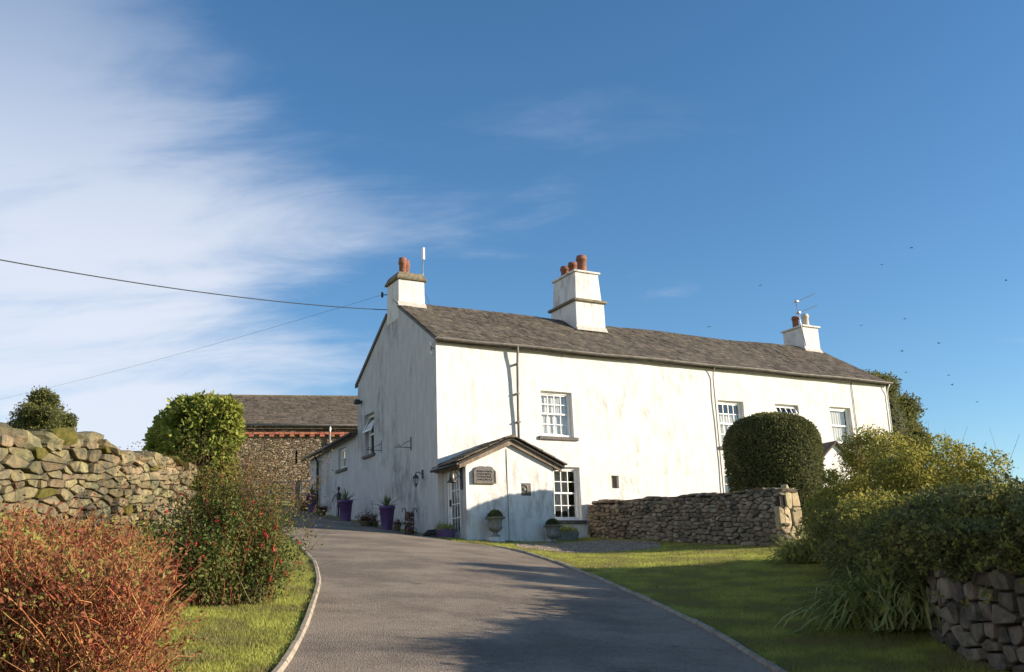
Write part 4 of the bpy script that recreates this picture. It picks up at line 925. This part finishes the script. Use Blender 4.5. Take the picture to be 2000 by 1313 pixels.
# autumn shrubs behind the roadside wall: each its own bush
def shrub(px, py, D, rx, rz, nl, ls, lm, label, seed, grp='shrubs behind the roadside wall', gap=.25, tw=90):
    c = at(px, py, D); zb_ = gz(c[0], c[1]); ct = c[2]-rz
    bl = lumps((c[0], c[1], ct), (rx, rx, rz), 11, rx*.42, seed); root = empty('autumn_shrub', (c[0], c[1], zb_), 0, label, 'shrub', grp)
    bl = [(b[0]-c[0], b[1]-c[1], b[2]-zb_, *b[3:]) for b in bl]
    P_, dd = blob_points(bl, nl, .55, gap=gap, gs=2.2); P_[:, 2] = np.maximum(P_[:, 2], .02)
    leaf_mesh('foliage', P_, ls, lm, root, dd*.5)
    n = tw; b0 = np.c_[rng.normal(size=(n, 2))*.12, np.zeros(n)]; q_ = P_[rng.integers(0, len(P_), n)]; d = q_-b0; l = np.linalg.norm(d, axis=1); d /= l[:, None]
    tube_mesh('stems', arcs(b0, d, l*1.22, np.full(n, .02), 6, .03), np.linspace(1, .25, 6)[None]*np.full((n, 1), .008), M['drystem'], root, 3)
shrub(1685, 852, 17.2, .95, 1.2, 30000, .05, M['autumn'], 'yellowing shrub in front of the far porch', 1)
shrub(1632, 905, 17.8, .52, .85, 18000, .045, M['ivylight'], 'small bright green shrub beside the garden wall pier', 4)
shrub(1785, 838, 15.8, .95, 1.15, 30000, .048, M['autumn'], 'yellow-brown shrub next to the weathered post behind the wall', 2)
shrub(1880, 862, 14.0, .8, 1.15, 22000, .044, M['autumn'], 'yellow-brown shrub on the roadside wall at the weathered post', 3)
shrub(1968, 922, 12.2, .55, .85, 22000, .04, M['autumn'], 'low olive shrub on the roadside wall beyond the weathered post', 5)
shrub(2200, 770, 10.2, .85, 1.35, 16000, .045, M['autumn'], 'tall olive shrub on the roadside wall further down the drive', 6)
shrub(2520, 620, 8.4, 1.0, 1.7, 18000, .05, M['autumn'], 'tallest olive shrub behind the roadside wall down the drive', 7)
shrub(3050, 500, 6.2, 1.1, 1.8, 18000, .05, M['autumn'], 'wide olive shrub at the lower end of the roadside wall', 9)
shrub(2150, 790, 12.4, .8, 1.3, 16000, .045, M['autumn'], 'rounded olive shrub next beyond the low olive one on the roadside wall', 11)
shrub(2370, 690, 9.2, .95, 1.5, 18000, .05, M['autumn'], 'broad olive shrub next to the tallest one behind the roadside wall', 12)
p = at(1872, 868, 15.4); zb_ = gz(p[0], p[1])
o = MB().tube([(0, 0, -.2), (.01, 0, (p[2]-zb_)*.6), (.0, .01, p[2]-zb_-.05), (-.02, .01, p[2]-zb_)], [.075, .07, .068, .045], 7).build('weathered_post', M['wood'], None); o.location = (p[0], p[1], zb_)
tag(o, 'weathered grey wooden post standing among the yellow-brown shrubs', 'post')

# strap-leaved clumps at the foot of the wall
def clump(px, py, n, ln, label, seed, spread=.3, wd=.02):
    b = hit(px, py); root = empty('strap_leaf_clump', b, 0, label, 'plant', 'strap-leaved clumps below the roadside wall'); b0 = np.c_[rng.normal(size=(n, 2))*spread*.55, np.zeros(n)]
    a = rng.uniform(0, 2*np.pi, n); el = rng.uniform(.75, 1.42, n); d = np.c_[np.cos(a)*np.cos(el), np.sin(a)*np.cos(el), np.sin(el)]
    P = arcs(b0, d, ln*rng.uniform(.55, 1.15, n), rng.uniform(.45, 1.15, n), 8, .02); P[..., 2] = np.maximum(P[..., 2], .01)
    T = np.gradient(P, axis=1); sd2 = np.cross(T, [0, 0, 1.]); sd2 /= np.linalg.norm(sd2, axis=2)[..., None]+1e-9
    w_ = (np.array([.5, .9, 1, 1, .9, .75, .45, .05])[None, :, None]*wd*.5*rng.uniform(.7, 1.3, (n, 1, 1)))
    V = np.stack([P-sd2*w_, P+np.array([0, 0, -.004]), P+sd2*w_], 2); id_ = np.arange(n*8*3).reshape(n, 8, 3)
    Fc = np.concatenate([np.stack([id_[:, :-1, j], id_[:, :-1, j+1], id_[:, 1:, j+1], id_[:, 1:, j]], -1).reshape(-1, 4) for j in (0, 1)])
    link('foliage', np_mesh('foliage', V.reshape(-1, 3), Fc), M['strap'], root, True)
clump(1775, 1225, 1300, 1.62, 'large arching strap-leaved clump at the foot of the roadside wall', 1, .5, .032)
clump(1590, 1100, 1100, 1.25, 'smaller strap-leaved clump between the wall pier and the roadside wall', 2, .42, .02)

# ------------------------------------------------------------------ lawns
def inside_poly(x, y, poly):
    c = np.zeros(len(x), bool); j = len(poly)-1
    for i in range(len(poly)):
        xi, yi = poly[i]; xj, yj = poly[j]
        c ^= ((yi > y) != (yj > y)) & (x < (xj-xi)*(y-yi)/(yj-yi+1e-12)+xi); j = i
    return c
def lawn(name, poly, n, label, dens=None, h=(.025, .06)):
    P = np.array(poly); x = rng.uniform(P[:, 0].min(), P[:, 0].max(), n*3); y = rng.uniform(P[:, 1].min(), P[:, 1].max(), n*3)
    k = inside_poly(x, y, poly); x, y = x[k], y[k]
    if dens is not None: k = rng.random(len(x)) < dens(x, y); x, y = x[k], y[k]
    x, y = x[:n], y[:n]; m = len(x); hh = rng.uniform(*h, m)*(1+.35*np.array([noise.noise((a*1.7, b*1.7, 0)) for a, b in zip(x, y)])); a = rng.uniform(0, 2*np.pi, m); wd = rng.uniform(.003, .007, m)*(1+y*.03)
    z = g(x, y)-.004; lx, ly = rng.normal(size=m)*.45*hh, rng.normal(size=m)*.45*hh
    V = np.stack([np.stack([x-np.cos(a)*wd, y-np.sin(a)*wd, z], 1), np.stack([x+np.cos(a)*wd, y+np.sin(a)*wd, z], 1), np.stack([x+lx, y+ly, z+hh], 1)], 1).reshape(-1, 3)
    o = link(name, np_mesh(name, V, np.arange(3*m).reshape(-1, 3)), M['grass']); tag(o, label, 'grass', kind='stuff')
le = [tuple(p) for p in Lc if 4 < p[1] < 24]
lawn('lawn_grass', [(x-.07, y) for x, y in le]+[(-6.4, 24), (-4.75, 15), (-5.1, 4)], 170000, 'bright sunlit lawn grass between the drive edging and the fuchsia', lambda x, y: np.clip(8/np.maximum(y, 6), .25, 1))
re_ = [tuple(p) for p in Rc if 6 < p[1] < 22.6]
gA = HP(4.5, -7.6, 0); gB = HP(4.5, -.1, 0); gC = HP(2.75, -.05, 0); gD = HP(2.75, -1.45, 0); gE = HP(.1, -1.45, 0)
rp = [(x+.07, y) for x, y in re_]+[tuple(hit(1012, 1076)[:2]), tuple(hit(945, 1064)[:2]), tuple(hit(885, 1057)[:2]), tuple(HP(-.3, -.6, 0)[:2]), tuple(HP(.1, -.6, 0)[:2]), tuple(gE[:2]), tuple(gD[:2]), tuple(gC[:2]), tuple(gB[:2]), tuple(gA[:2]), (6.6, 20.5), (6.4, 17.5)]+[tuple(ip(s_)) for s_ in (0, 1, 2, 3, 4, 5, 6, 7, 8, 9, 10)]
gv = [HP(1.0, -2.15, 0), HP(4.1, -1.5, 0), HP(4.3, -3.6, 0), HP(3.2, -5.2, 0), HP(1.1, -5.0, 0), HP(.45, -3.4, 0)]
gvp = [tuple(p[:2]) for p in gv]; gc_ = np.mean(np.array(gvp), 0)
def rd(x, y):
    d = np.clip(9/np.maximum(y, 7), .25, 1); i = inside_poly(x, y, gvp)
    return d*np.where(i, .10, 1)
lawn('lawn_grass', rp, 260000, 'shaded lawn grass between the right-hand edging, house and walls', rd)
def fan(poly, lift, name, mtl):
    ringn = 6; V = [(*gc_, gz(*gc_)+lift)]; pl_ = smooth_line(poly+[poly[0]], 49)[:-1]; m = len(pl_)
    for k in range(1, ringn+1):
        for p in pl_: q_ = gc_+(p-gc_)*k/ringn; V.append((q_[0], q_[1], gz(*q_)+lift*(1 if k < ringn else .2)))
    Fc = [(0, 1+j, 1+(j+1) % m) for j in range(m)]+[(1+k*m+j, 1+k*m+(j+1) % m, 1+(k+1)*m+(j+1) % m, 1+(k+1)*m+j) for k in range(ringn-1) for j in range(m)]
    b = MB(); b.add(V, Fc); return b.build(name, mtl, None, True)
tag(fan(gvp, .014, 'gravel_patch', M['gravel']), 'pinkish brown gravel patch in front of the porch', 'gravel', kind='structure')
n = 9000; gx = rng.uniform(min(p[0] for p in gvp), max(p[0] for p in gvp), n); gy = rng.uniform(min(p[1] for p in gvp), max(p[1] for p in gvp), n); k = inside_poly(gx, gy, gvp); gx, gy = gx[k], gy[k]; n = len(gx)
o8 = np.array([(1, 0, 0), (-1, 0, 0), (0, 1, 0), (0, -1, 0), (0, 0, 1), (0, 0, -1)], float); f8 = np.array([(0, 2, 4), (2, 1, 4), (1, 3, 4), (3, 0, 4), (2, 0, 5), (1, 2, 5), (3, 1, 5), (0, 3, 5)])
V = (np.stack([gx, gy, g(gx, gy)+.02], 1)[:, None]+o8[None]*rng.uniform(.006, .02, (n, 1, 1))*rng.uniform(.6, 1.4, (n, 6, 1))).reshape(-1, 3)
M['pebble'] = mat('pebble', (.25, .19, .145), (.40, .33, .27), 40., rnd=.4)
tag(link('pebbles', np_mesh('pebbles', V, (np.arange(n)[:, None, None]*6+f8[None]).reshape(-1, 3)), M['pebble']), 'loose pinkish gravel stones scattered before the porch', 'gravel', kind='stuff')

n = 260; lx_ = rng.uniform(-4.5, 6, n); ly_ = rng.uniform(8, 26, n)
lp = np.stack([lx_, ly_, g(lx_, ly_)+.035], 1); on = np.array([np.interp(y, Lc[:, 1], Lc[:, 0]) < x < np.interp(y, Rc[:100, 1], Rc[:100, 0]) for x, y in zip(lx_, ly_)]); lp = lp[~on | (rng.random(n) < .03)]
tag(leaf_mesh('fallen_leaves', lp, .045, M['autumn'], None, np.array([0, 0, .02]), spread=.6), 'scattered brown fallen leaves on the lawns', 'fallen leaves', kind='stuff')
# ------------------------------------------------------------------ pots and plants by the house
def agave_pot(px, py, h, r0, r1, label, seed, nl=16):
    p = hit(px, py); root = empty('tall_planter', p, random.uniform(0, 3), label, 'planter', 'tall purple planters along the gable')
    MB().lathe([(r0, -.03), (r0, .02), (r1*.93, h*.86), (r1*1.02, h*.87), (r1*1.04, h), (r1*.93, h), (r1*.9, h*.9)], (0, 0, 0), 24).build('pot', M['purple'], root, True)
    MB().lathe([(r1*.92, h*.9), (.01, h*.92)], (0, 0, 0), 16).build('soil', M['soil'], root)
    pl_ = empty('agave', (p[0], p[1], p[2]+h*.91), 0, 'spiky green agave growing in the %s' % label.split(' with')[0].replace('tall ', ''), 'agave', 'agaves in the purple planters')
    for k in range(nl):
        a = k*2.4+seed; el = R(86-k*4.2); l = .46*(.75+.25*math.sin(k*1.7)**2); vs = []
        for j in range(6):
            t = j/5; rr = l*t*math.cos(el)*(1+.25*t); z = l*t*math.sin(el)-.06*t*t*math.cos(el); wd = .034*(1-t**2.2)*(.7+.6*t)+.001
            c = Vector((math.cos(a)*rr, math.sin(a)*rr, z)); sd2 = Vector((-math.sin(a), math.cos(a), 0))*wd; upv = Vector((-math.cos(a)*math.sin(el), -math.sin(a)*math.sin(el), math.cos(el)))*wd*.45
            vs += [c-sd2+upv, c, c+sd2+upv]
        MB().add(vs, [(j*3+i_, j*3+i_+1, j*3+i_+4, j*3+i_+3) for j in range(5) for i_ in (0, 1)]).build('leaf', M['agave'], pl_, True)
agave_pot(756, 1037, .66, .145, .215, 'purple planter nearest the porch with a spiky agave', 1)
agave_pot(675, 1019, .64, .15, .215, 'purple planter beside the metal figure with a spiky agave', 2)
agave_pot(609, 1001, .64, .15, .22, 'purple planter at the far corner of the outbuilding with a spiky agave', 4)
def bowl_plant(name, p, r, h, n, ln, lm, label, cat, pm='band', droop=.6, wd=.012, curls=0, square=None, leafy=0, ls=.04):
    root = empty(name, p, 0, label, cat)
    if square: MB().frus(-square[0], square[0], -square[1], square[1], -.02, h, -.02).build('pot', M[pm], root, bevel=.015).rotation_euler[2] = square[2]
    else: MB().lathe([(r*.7, -.02), (r*.95, h*.8), (r*1.06, h*.82), (r*1.06, h), (r*.9, h), (r*.88, h*.85)], (0, 0, 0), 18).build('pot', M[pm], root, True)
    e = r*.5 if not square else 0
    b0 = np.c_[rng.normal(size=(n, 2))*r*.4, np.full(n, h*.9)]
    if square:
        ca, sa = math.cos(square[2]), math.sin(square[2]); q_ = np.c_[rng.uniform(-.9, .9, n)*square[0], rng.uniform(-.7, .7, n)*square[1]]; b0[:, 0] = q_[:, 0]*ca-q_[:, 1]*sa; b0[:, 1] = q_[:, 0]*sa+q_[:, 1]*ca
    a = rng.uniform(0, 6.3, n); el = rng.uniform(.4, 1.45, n); d = np.c_[np.cos(a)*np.cos(el), np.sin(a)*np.cos(el), np.sin(el)]
    P = arcs(b0, d, ln*rng.uniform(.5, 1.1, n), rng.uniform(.1, droop, n), 7, .03)
    tube_mesh('stems', P, np.linspace(1, .3, 7)[None]*np.full((n, 1), wd*.35), lm, root, 3)
    m_ = leafy or n*8; kk = rng.integers(0, n, m_); leaf_mesh('foliage', P[kk, rng.integers(2, 7, m_)]+rng.normal(size=(m_, 3))*.02, ls, lm, root)
    return root
bowl_plant('withered_plant', hit(714, 1030), .17, .16, 70, .42, M['dryleaf'], 'withered brown pot plant between two purple planters', 'pot plant', wd=.014)
bowl_plant('withered_plant', hit(731, 1030), .12, .14, 24, .62, M['dryleaf'], 'tall thin seed-headed pot plant left of the agave planter nearest the porch', 'pot plant', wd=.014)
bowl_plant('withered_plant', hit(628, 1010), .16, .2, 60, .34, M['dryleaf'], 'brown drooping pot plant beside the far purple planter', 'pot plant')
bowl_plant('red_leaf_plant', hit(776, 1040), .10, .2, 40, .22, M['dryleaf'], 'small reddish pot plant right of the agave planter nearest the porch', 'pot plant')
bowl_plant('red_leaf_plant', hit(594, 998), .16, .2, 60, .36, M['redleaf'], 'dark red pot plant behind the far purple planter', 'pot plant')
bowl_plant('green_plant', HP(-.12, -.62, float(gz(*HP(-.12, -.62, 0)[:2])-C0[2])), .2, .2, 130, .34, M['strap'], 'leafy green plant in a purple trough before the porch door', 'pot plant', 'purple', .9, .014, square=(.15, .28, TH), leafy=900)
p = HP(3.35, -.75, 0); p[2] = gz(p[0], p[1])
bowl_plant('green_plant', p, .2, .24, 160, .26, M['strap'], 'green plants in a grey stone trough under the ground-floor window', 'pot plant', 'stonegrey', .7, .012, square=(.34, .17, TH), leafy=1300, ls=.05)
# wire-framed climber: two curled finials over a red-leaved frame
p = hit(800, 1046); root = empty('wire_obelisk', p, TH, 'red-leaved climber on a dark wire frame with two curled tops', 'plant frame'); b = MB()
for sx_ in (-.11, .11):
    b.tube([(sx_, 0, -.02), (sx_, 0, .5), (sx_*.95, 0, .62)]+[(sx_*.95+math.copysign(.05, sx_)*(1-math.cos(t)), 0, .62+.06*math.sin(t)) for t in np.linspace(.3, 3.8, 8)], .012, 6)
for z in (.12, .3, .48): b.tube([(-.11, 0, z), (.11, 0, z)], .009, 5)
b.tube([(.11+.1*math.cos(t), 0, .1+.1*math.sin(t)) for t in np.linspace(0, 2*math.pi, 14)], .009, 5)
b.build('frame', M['iron'], root, True)
leaf_mesh('foliage', np.c_[rng.normal(size=(420, 1))*.06, rng.normal(size=(420, 1))*.05, rng.uniform(.02, .58, (420, 1))], .06, M['dryleaf'], root)
# hose heap at the corner
p = HP(-.35, -.25, 0); p[2] = gz(p[0], p[1])+.03; b = MB()
for k in range(4): b.tube([(math.cos(t)*(.2-.02*k)+.02*k, math.sin(t)*(.16-.015*k), .01+.035*k) for t in np.linspace(0, 2*math.pi, 18)], .018, 6)
tag(b.build('coiled_hose', M['iron'], None, True), 'dark coiled hose heaped on the ground at the house corner', 'hose').location = p
# standing metal figure
p = hit(661, 1011); root = empty('metal_figure', p, TH, 'slim dark metal garden figure with outstretched arm', 'ornament')
b = MB(); b.lathe([(.02, .02), (.025, .3), (.05, .36), (.03, .42), (.07, .62), (.085, .74), (.05, .80), (.022, .83), (.022, .86), (.045, .89), (.05, .94), (.03, .99), (.005, 1.0)], (0, 0, 0), 12); b.build('body', M['iron'], root, True)
MB().tube([(0, .05, .78), (-.05, .25, .72), (-.05, .42, .62), (-.05, .48, .55)], .014, 6).build('arm', M['iron'], root, True)
MB().tube([(-.06, -.03, .45), (-.06, -.03, 0)], .008, 5).tube([(.06, .03, .45), (.06, .03, 0)], .008, 5).tube([(-.06, -.03, .45), (.06, .03, .45)], .008, 5).build('stand', M['iron'], root)
# urns with clipped box balls
def urn(u, n_, zoff, label, blabel, s=1.):
    p = HP(u, -n_, 0); p[2] = gz(p[0], p[1]); root = empty('stone_urn', p, TH, label, 'urn')
    if zoff: MB().box(-.17, .17, -.17, .17, -.1, zoff).build('plinth', M['chim'], root, bevel=.01)
    MB().lathe([(r_*s, z*s+zoff) for r_, z in [(.12, 0), (.12, .035), (.07, .06), (.05, .10), (.075, .125), (.12, .15), (.175, .20), (.185, .24), (.165, .26), (.175, .40), (.20, .44), (.26, .46), (.265, .485), (.22, .49), (.2, .45)]], (0, 0, 0), 28).build('bowl', M['stonegrey'], root, True)
    c = (p[0], p[1], p[2]+zoff+.47*s); bl = empty('box_ball', c, 0, blabel, 'box plant', 'clipped box balls in the urns'); r_ = .195*s
    th = unit(2600); th[:, 2] = np.abs(th[:, 2]); leaf_mesh('foliage', th*np.array([r_, r_, r_])*(1-.12*rng.random((2600, 1))), .028, M['topiary'], bl, th*.7)
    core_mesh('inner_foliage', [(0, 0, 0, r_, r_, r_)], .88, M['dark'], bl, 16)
urn(.78, PN+.32, .12, 'grey stone urn on a low plinth below the large porch plaque', 'clipped box ball in the urn below the porch plaque')
urn(2.42, PN+.36, 0., 'grey stone urn at the right-hand corner of the porch', 'clipped box ball in the urn at the porch corner', .94)

# ------------------------------------------------------------------ fittings on the walls
# carved plaque with shaped top
pl_ = empty('carved_plaque', HP(.66, -PN-.012, 1.43), TH, 'dark carved plaque with scalloped top on the porch front', 'plaque')
prof = [(-.315, -.22), (.315, -.22), (.315, .10), (.29, .125), (.27, .125), (.25, .16)]
prof += [(.16*math.cos(t)*.9+.1, .165+.055*math.sin(t)) for t in np.linspace(.5, 2.6, 7)]+[(.16*math.cos(t)*.9-.1, .165+.055*math.sin(t)) for t in np.linspace(.5, 2.6, 7)]+[(-.25, .16), (-.27, .125), (-.29, .125), (-.315, .10)]
m_ = len(prof); MB().add([(x, 0, z) for x, z in prof]+[(x, -.05, z) for x, z in prof], [tuple(range(m_)), tuple(range(2*m_-1, m_-1, -1))]+[(j, (j+1) % m_, m_+(j+1) % m_, m_+j) for j in range(m_)]).build('board', mat('plaque_stone', (.125, .115, .105), (.19, .175, .16), 22., 8., .8, 1., 26., bdist=.03), pl_)
fr = MB(); fr.box(-.315, .315, -.066, -.051, -.22, -.195).box(-.315, -.29, -.066, -.051, -.195, .10).box(.29, .315, -.066, -.051, -.195, .10); fr.build('moulding', M['band'], pl_)
rl = MB(); rr_ = random.Random(3)
for row_, z in enumerate((.09, .02, -.05, -.12)):     # worn raised lettering, no longer legible in the photograph
    x = -.22
    while x < .2:
        wd = rr_.uniform(.02, .05); k = rr_.randint(0, 2)
        if k == 0: rl.tube([(x+.5*wd+wd*.5*math.cos(t), -.055, z+.02*math.sin(t)) for t in np.linspace(0, 5, 7)], .006, 4)
        else: rl.tube([(x, -.055, z-.02), (x+wd*.4, -.055, z+.02), (x+wd, -.055, z-.015*k)], .006, 4)
        x += wd+.018
rl.build('worn_relief', M['sill'], pl_)
sp_ = empty('relief_tile', HP(1.885, -PN+.03, 1.09), TH, 'small square dark relief tile set into the porch front', 'plaque')
MB().box(-.142, .142, -.02, .018, -.157, .157).build('tile', M['sill'], sp_, bevel=.005)
b = MB(); b.lathe([(.004, 0), (.045, .01), (.05, .03), (.03, .05), (.004, .055)], (0, 0, 0), 10); b.v = [(v[0]-.05, -.02-v[2]*.5, v[1]) for v in b.v]; b.tube([(.0, -.03, -.12), (.04, -.035, -.02), (.02, -.03, .1)], .02, 6).tube([(-.12, -.03, -.1), (.1, -.03, -.12)], .015, 5).tube([(-.11, -.03, .11), (.09, -.03, .1)], .012, 5); b.build('relief', M['stonegrey'], sp_, True)
# bell on its backboard
be_ = empty('wall_bell', HP(PU0, -1.12, 1.36), TH, 'dark metal bell on a bracket beside the porch door', 'bell')
MB().box(-.035, -.004, -.055, .055, -.28, .27).build('backboard', M['iron'], be_, bevel=.006)
MB().tube([(-.03, 0, .2), (-.16, 0, .22), (-.28, 0, .2), (-.28, 0, .14)], .012, 6).tube([(-.03, 0, .0), (-.12, 0, .1), (-.2, 0, .21)], .009, 6).build('bracket', M['iron'], be_, True)
MB().lathe([(.015, .16), (.035, .15), (.065, .11), (.07, .03), (.085, -.04), (.125, -.09), (.13, -.105), (.115, -.10), (.07, -.03), (.02, .1)], (-.28, 0, 0), 22).build('bell_body', mat('bell_bronze', (.07, .06, .05), (.16, .14, .11), 8., rough=.4, metal=.8), be_, True)
# lantern
la = empty('wall_lantern', HP(0, 1.0, 1.62), TH, 'black wall lantern on the gable near the porch', 'lantern')
MB().box(-.02, -.002, -.035, .035, -.02, .22).tube([(-.01, 0, .1), (-.12, 0, .16), (-.2, 0, .13), (-.2, 0, .06)], .012, 6).build('bracket', M['iron'], la)
b = MB(); b.lathe([(.012, .10), (.03, .08), (.085, .02), (.09, 0), (.07, -.005)], (-.2, 0, 0), 6).lathe([(.05, -.17), (.05, -.19), (.02, -.22), (.008, -.27)], (-.2, 0, 0), 6)
for k in range(6): a = k*math.pi/3; b.tube([(-.2+.078*math.cos(a), .078*math.sin(a), 0), (-.2+.048*math.cos(a), .048*math.sin(a), -.18)], .007, 4)
b.build('cage', M['iron'], la); MB().lathe([(.07, -.005), (.043, -.17)], (-.2, 0, 0), 6).build('pane', M['glass'], la)
def basket_bracket(w_, v, label):
    o = MB().tube([(-.012, 0, .12), (-.012, 0, -.25)], .012, 6).tube([(-.012, 0, -.18), (-.50, 0, -.18)], .010, 6).tube([(-.012, 0, .02), (-.2, 0, -.06), (-.34, 0, -.17)], .008, 6).tube([(-.38+.04*math.cos(t), 0, -.14+.04*math.sin(t)) for t in np.linspace(-1.5, 4, 9)], .007, 5).build('basket_bracket', M['iron'], None, True)
    o.location = HP(0, w_, v); o.rotation_euler[2] = TH; tag(o, label, 'bracket', 'hanging basket brackets on the gable')
basket_bracket(4.02, 2.98, 'empty iron basket bracket beside the gable window sill'); basket_bracket(1.77, 2.74, 'empty iron basket bracket above the gable lantern')
fl_ = empty('floodlight', HP(0, 5.75, 4.6), TH, 'small black floodlight high on the rear edge of the gable', 'floodlight')
MB().box(-.06, -.002, -.04, .04, -.04, .04).build('mount', M['iron'], fl_); MB().frus(-.26, -.06, -.09, .09, -.07, .07, .02).build('lamp_housing', M['iron'], fl_, bevel=.01)
ins = empty('cable_insulators', HP(-.0, .12, 5.05), TH, 'white cable insulators at the eaves corner of the gable', 'insulator')
MB().tube([(-.09, 0, -.18), (-.09, 0, .18)], .012, 6).tube([(-.09, 0, 0), (.0, 0, 0)], .012, 6).build('bracket', M['iron'], ins)
for z in (-.14, .12): MB().lathe([(.02, -.06), (.035, -.03), (.03, .0), (.036, .03), (.018, .06)], (-.09, 0, z), 10).build('insulator', M['paint'], ins, True)
ch_i = empty('cable_bracket', HP(0, 3.52, 7.55), TH, 'dark cable bracket on the side of the gable chimney', 'bracket')
MB().tube([(-.0, 0, 0), (-.12, .12, .02)], .015, 6).lathe([(.02, -.09), (.045, -.04), (.03, 0), (.045, .05), (.02, .09)], (-.12, .12, .02), 10).build('arm', M['iron'], ch_i, True)
# panel aerial on the gable chimney
ae = empty('panel_aerial', HP(.98, 3.0, 7.3), TH, 'white panel aerial on a thin pole beside the gable chimney', 'aerial')
MB().tube([(0, 0, -.2), (0, 0, 1.55)], .016, 6).build('pole', M['galv'], ae, True); MB().box(-.02, .05, -.06, .06, 1.35, 1.75).build('panel', M['paint'], ae, bevel=.015)
MB().tube([(0, 0, .3), (.14, -.02, .1), (.2, 0, -.12), (.1, 0, -.2), (0, 0, -.1)], .007, 5).build('lead', M['cable'], ae, True)
for z in (.25, .5): MB().box(-.13, .02, -.03, .03, z-.03, z+.03).build('clamp', M['iron'], ae)
# television aerial on the far chimney
ta = empty('television_aerial', HP(16.55, 2.62, 7.3), TH, 'two-tier television aerial with long booms on the far chimney', 'aerial')
MB().tube([(0, 0, -.1), (-.18, .1, 1.75)], .02, 6).build('pole', M['galv'], ta, True)
for z, l in ((1.62, .75), (1.18, .8)):
    x0_ = -.18*z/1.75; MB().tube([(x0_-.15, 0, z-.05), (x0_+l*.75, -l*.5, z+.28)], .012, 5).build('boom', M['galv'], ta)
    for k in range(5): t = .08+k*.2; q_ = (x0_-.15+(l*.75+.15)*t, -l*.5*t, z-.05+.33*t); MB().tube([(q_[0]-.06, q_[1]-.1, q_[2]), (q_[0]+.06, q_[1]+.1, q_[2])], .006, 4).build('element', M['galv'], ta)
    MB().lathe([(.10, -.02), (.10, .02)], (x0_-.08, 0, z), 10).build('reflector', M['galv'], ta)
# cables
def cable(a, b, sg, r, label):
    a, b = np.array(a), np.array(b); pts = [tuple(a+(b-a)*t+np.array([0, 0, -4*sg*t*(1-t)])) for t in np.linspace(0, 1, 28)]
    tag(MB().tube(pts, r, 5).build('overhead_cable', M['cable'], None, True), label, 'cable')
cable(HP(-.02, 3.5, 7.06), at(-320, 445, 15.5), .25, .013, 'thick black overhead cable sloping up from the gable chimney')
cable(HP(-.12, 3.64, 7.57), at(-300, 835, 62), .5, .004, 'thin overhead cable dropping away from the chimney bracket')

# ------------------------------------------------------------------ gate by the barn
gp = hit(580, 992); gt_ = empty('field_gate', gp, R(15), 'galvanised field gate with timber post before the barn', 'gate')
MB().box(-.10, .10, -.1, .1, -.2, 1.05).build('gate_post', M['wood'], gt_, bevel=.02)
for side, x0_, x1_ in ((0, -1.9, -.16), (1, .16, 1.9)):
    b = MB()
    for z in (.18, .36, .54, .74, .98): b.tube([(x0_, 0, z), (x1_, 0, z)], .022, 6)
    for x in (x0_, x1_, (x0_+x1_)/2): b.tube([(x, 0, .15), (x, 0, 1.0)], .022, 6)
    b.build('gate_leaf', M['galv'], gt_, True)
# ------------------------------------------------------------------ birds
def bird(px, py, D, a, fl):
    p = at(px, py, D); o = empty('flying_bird', p, a, 'small dark bird flying above the farmhouse roof', 'bird', 'birds in flight')
    MB().tube([(0, -.09, 0), (0, -.05, .0), (0, .01, .0), (0, .06, .005), (0, .09, .0)], [.004, .02, .026, .02, .006], 8).build('body', M['iron'], o, True)
    for sg in (-1, 1): MB().add([(sg*.015, .04, .01), (sg*.10, .05, .01+fl*.05), (sg*.19, -.03, .01+fl*.03), (sg*.09, .0, .006+fl*.045), (sg*.015, -.03, .005), (sg*.09, .02, .016+fl*.05)], [(0, 1, 5), (1, 2, 5), (5, 2, 3), (0, 5, 3, 4)]).build('wing', M['iron'], o)
    MB().add([(-.012, -.08, 0), (.012, -.08, 0), (.03, -.15, 0), (0, -.12, 0), (-.03, -.15, 0)], [(0, 1, 2, 3, 4)]).build('tail', M['iron'], o)
for k, (px, py) in enumerate([(1722, 517), (1965, 548), (1385, 638), (1780, 484), (1485, 558), (1767, 623), (1834, 670), (1682, 636), (1762, 686), (1770, 727), (1853, 733), (1860, 760 - 8), (1908, 785)]):
    bird(px, py, 62+5*math.sin(k*2.), k*1.3, math.sin(k*1.9))
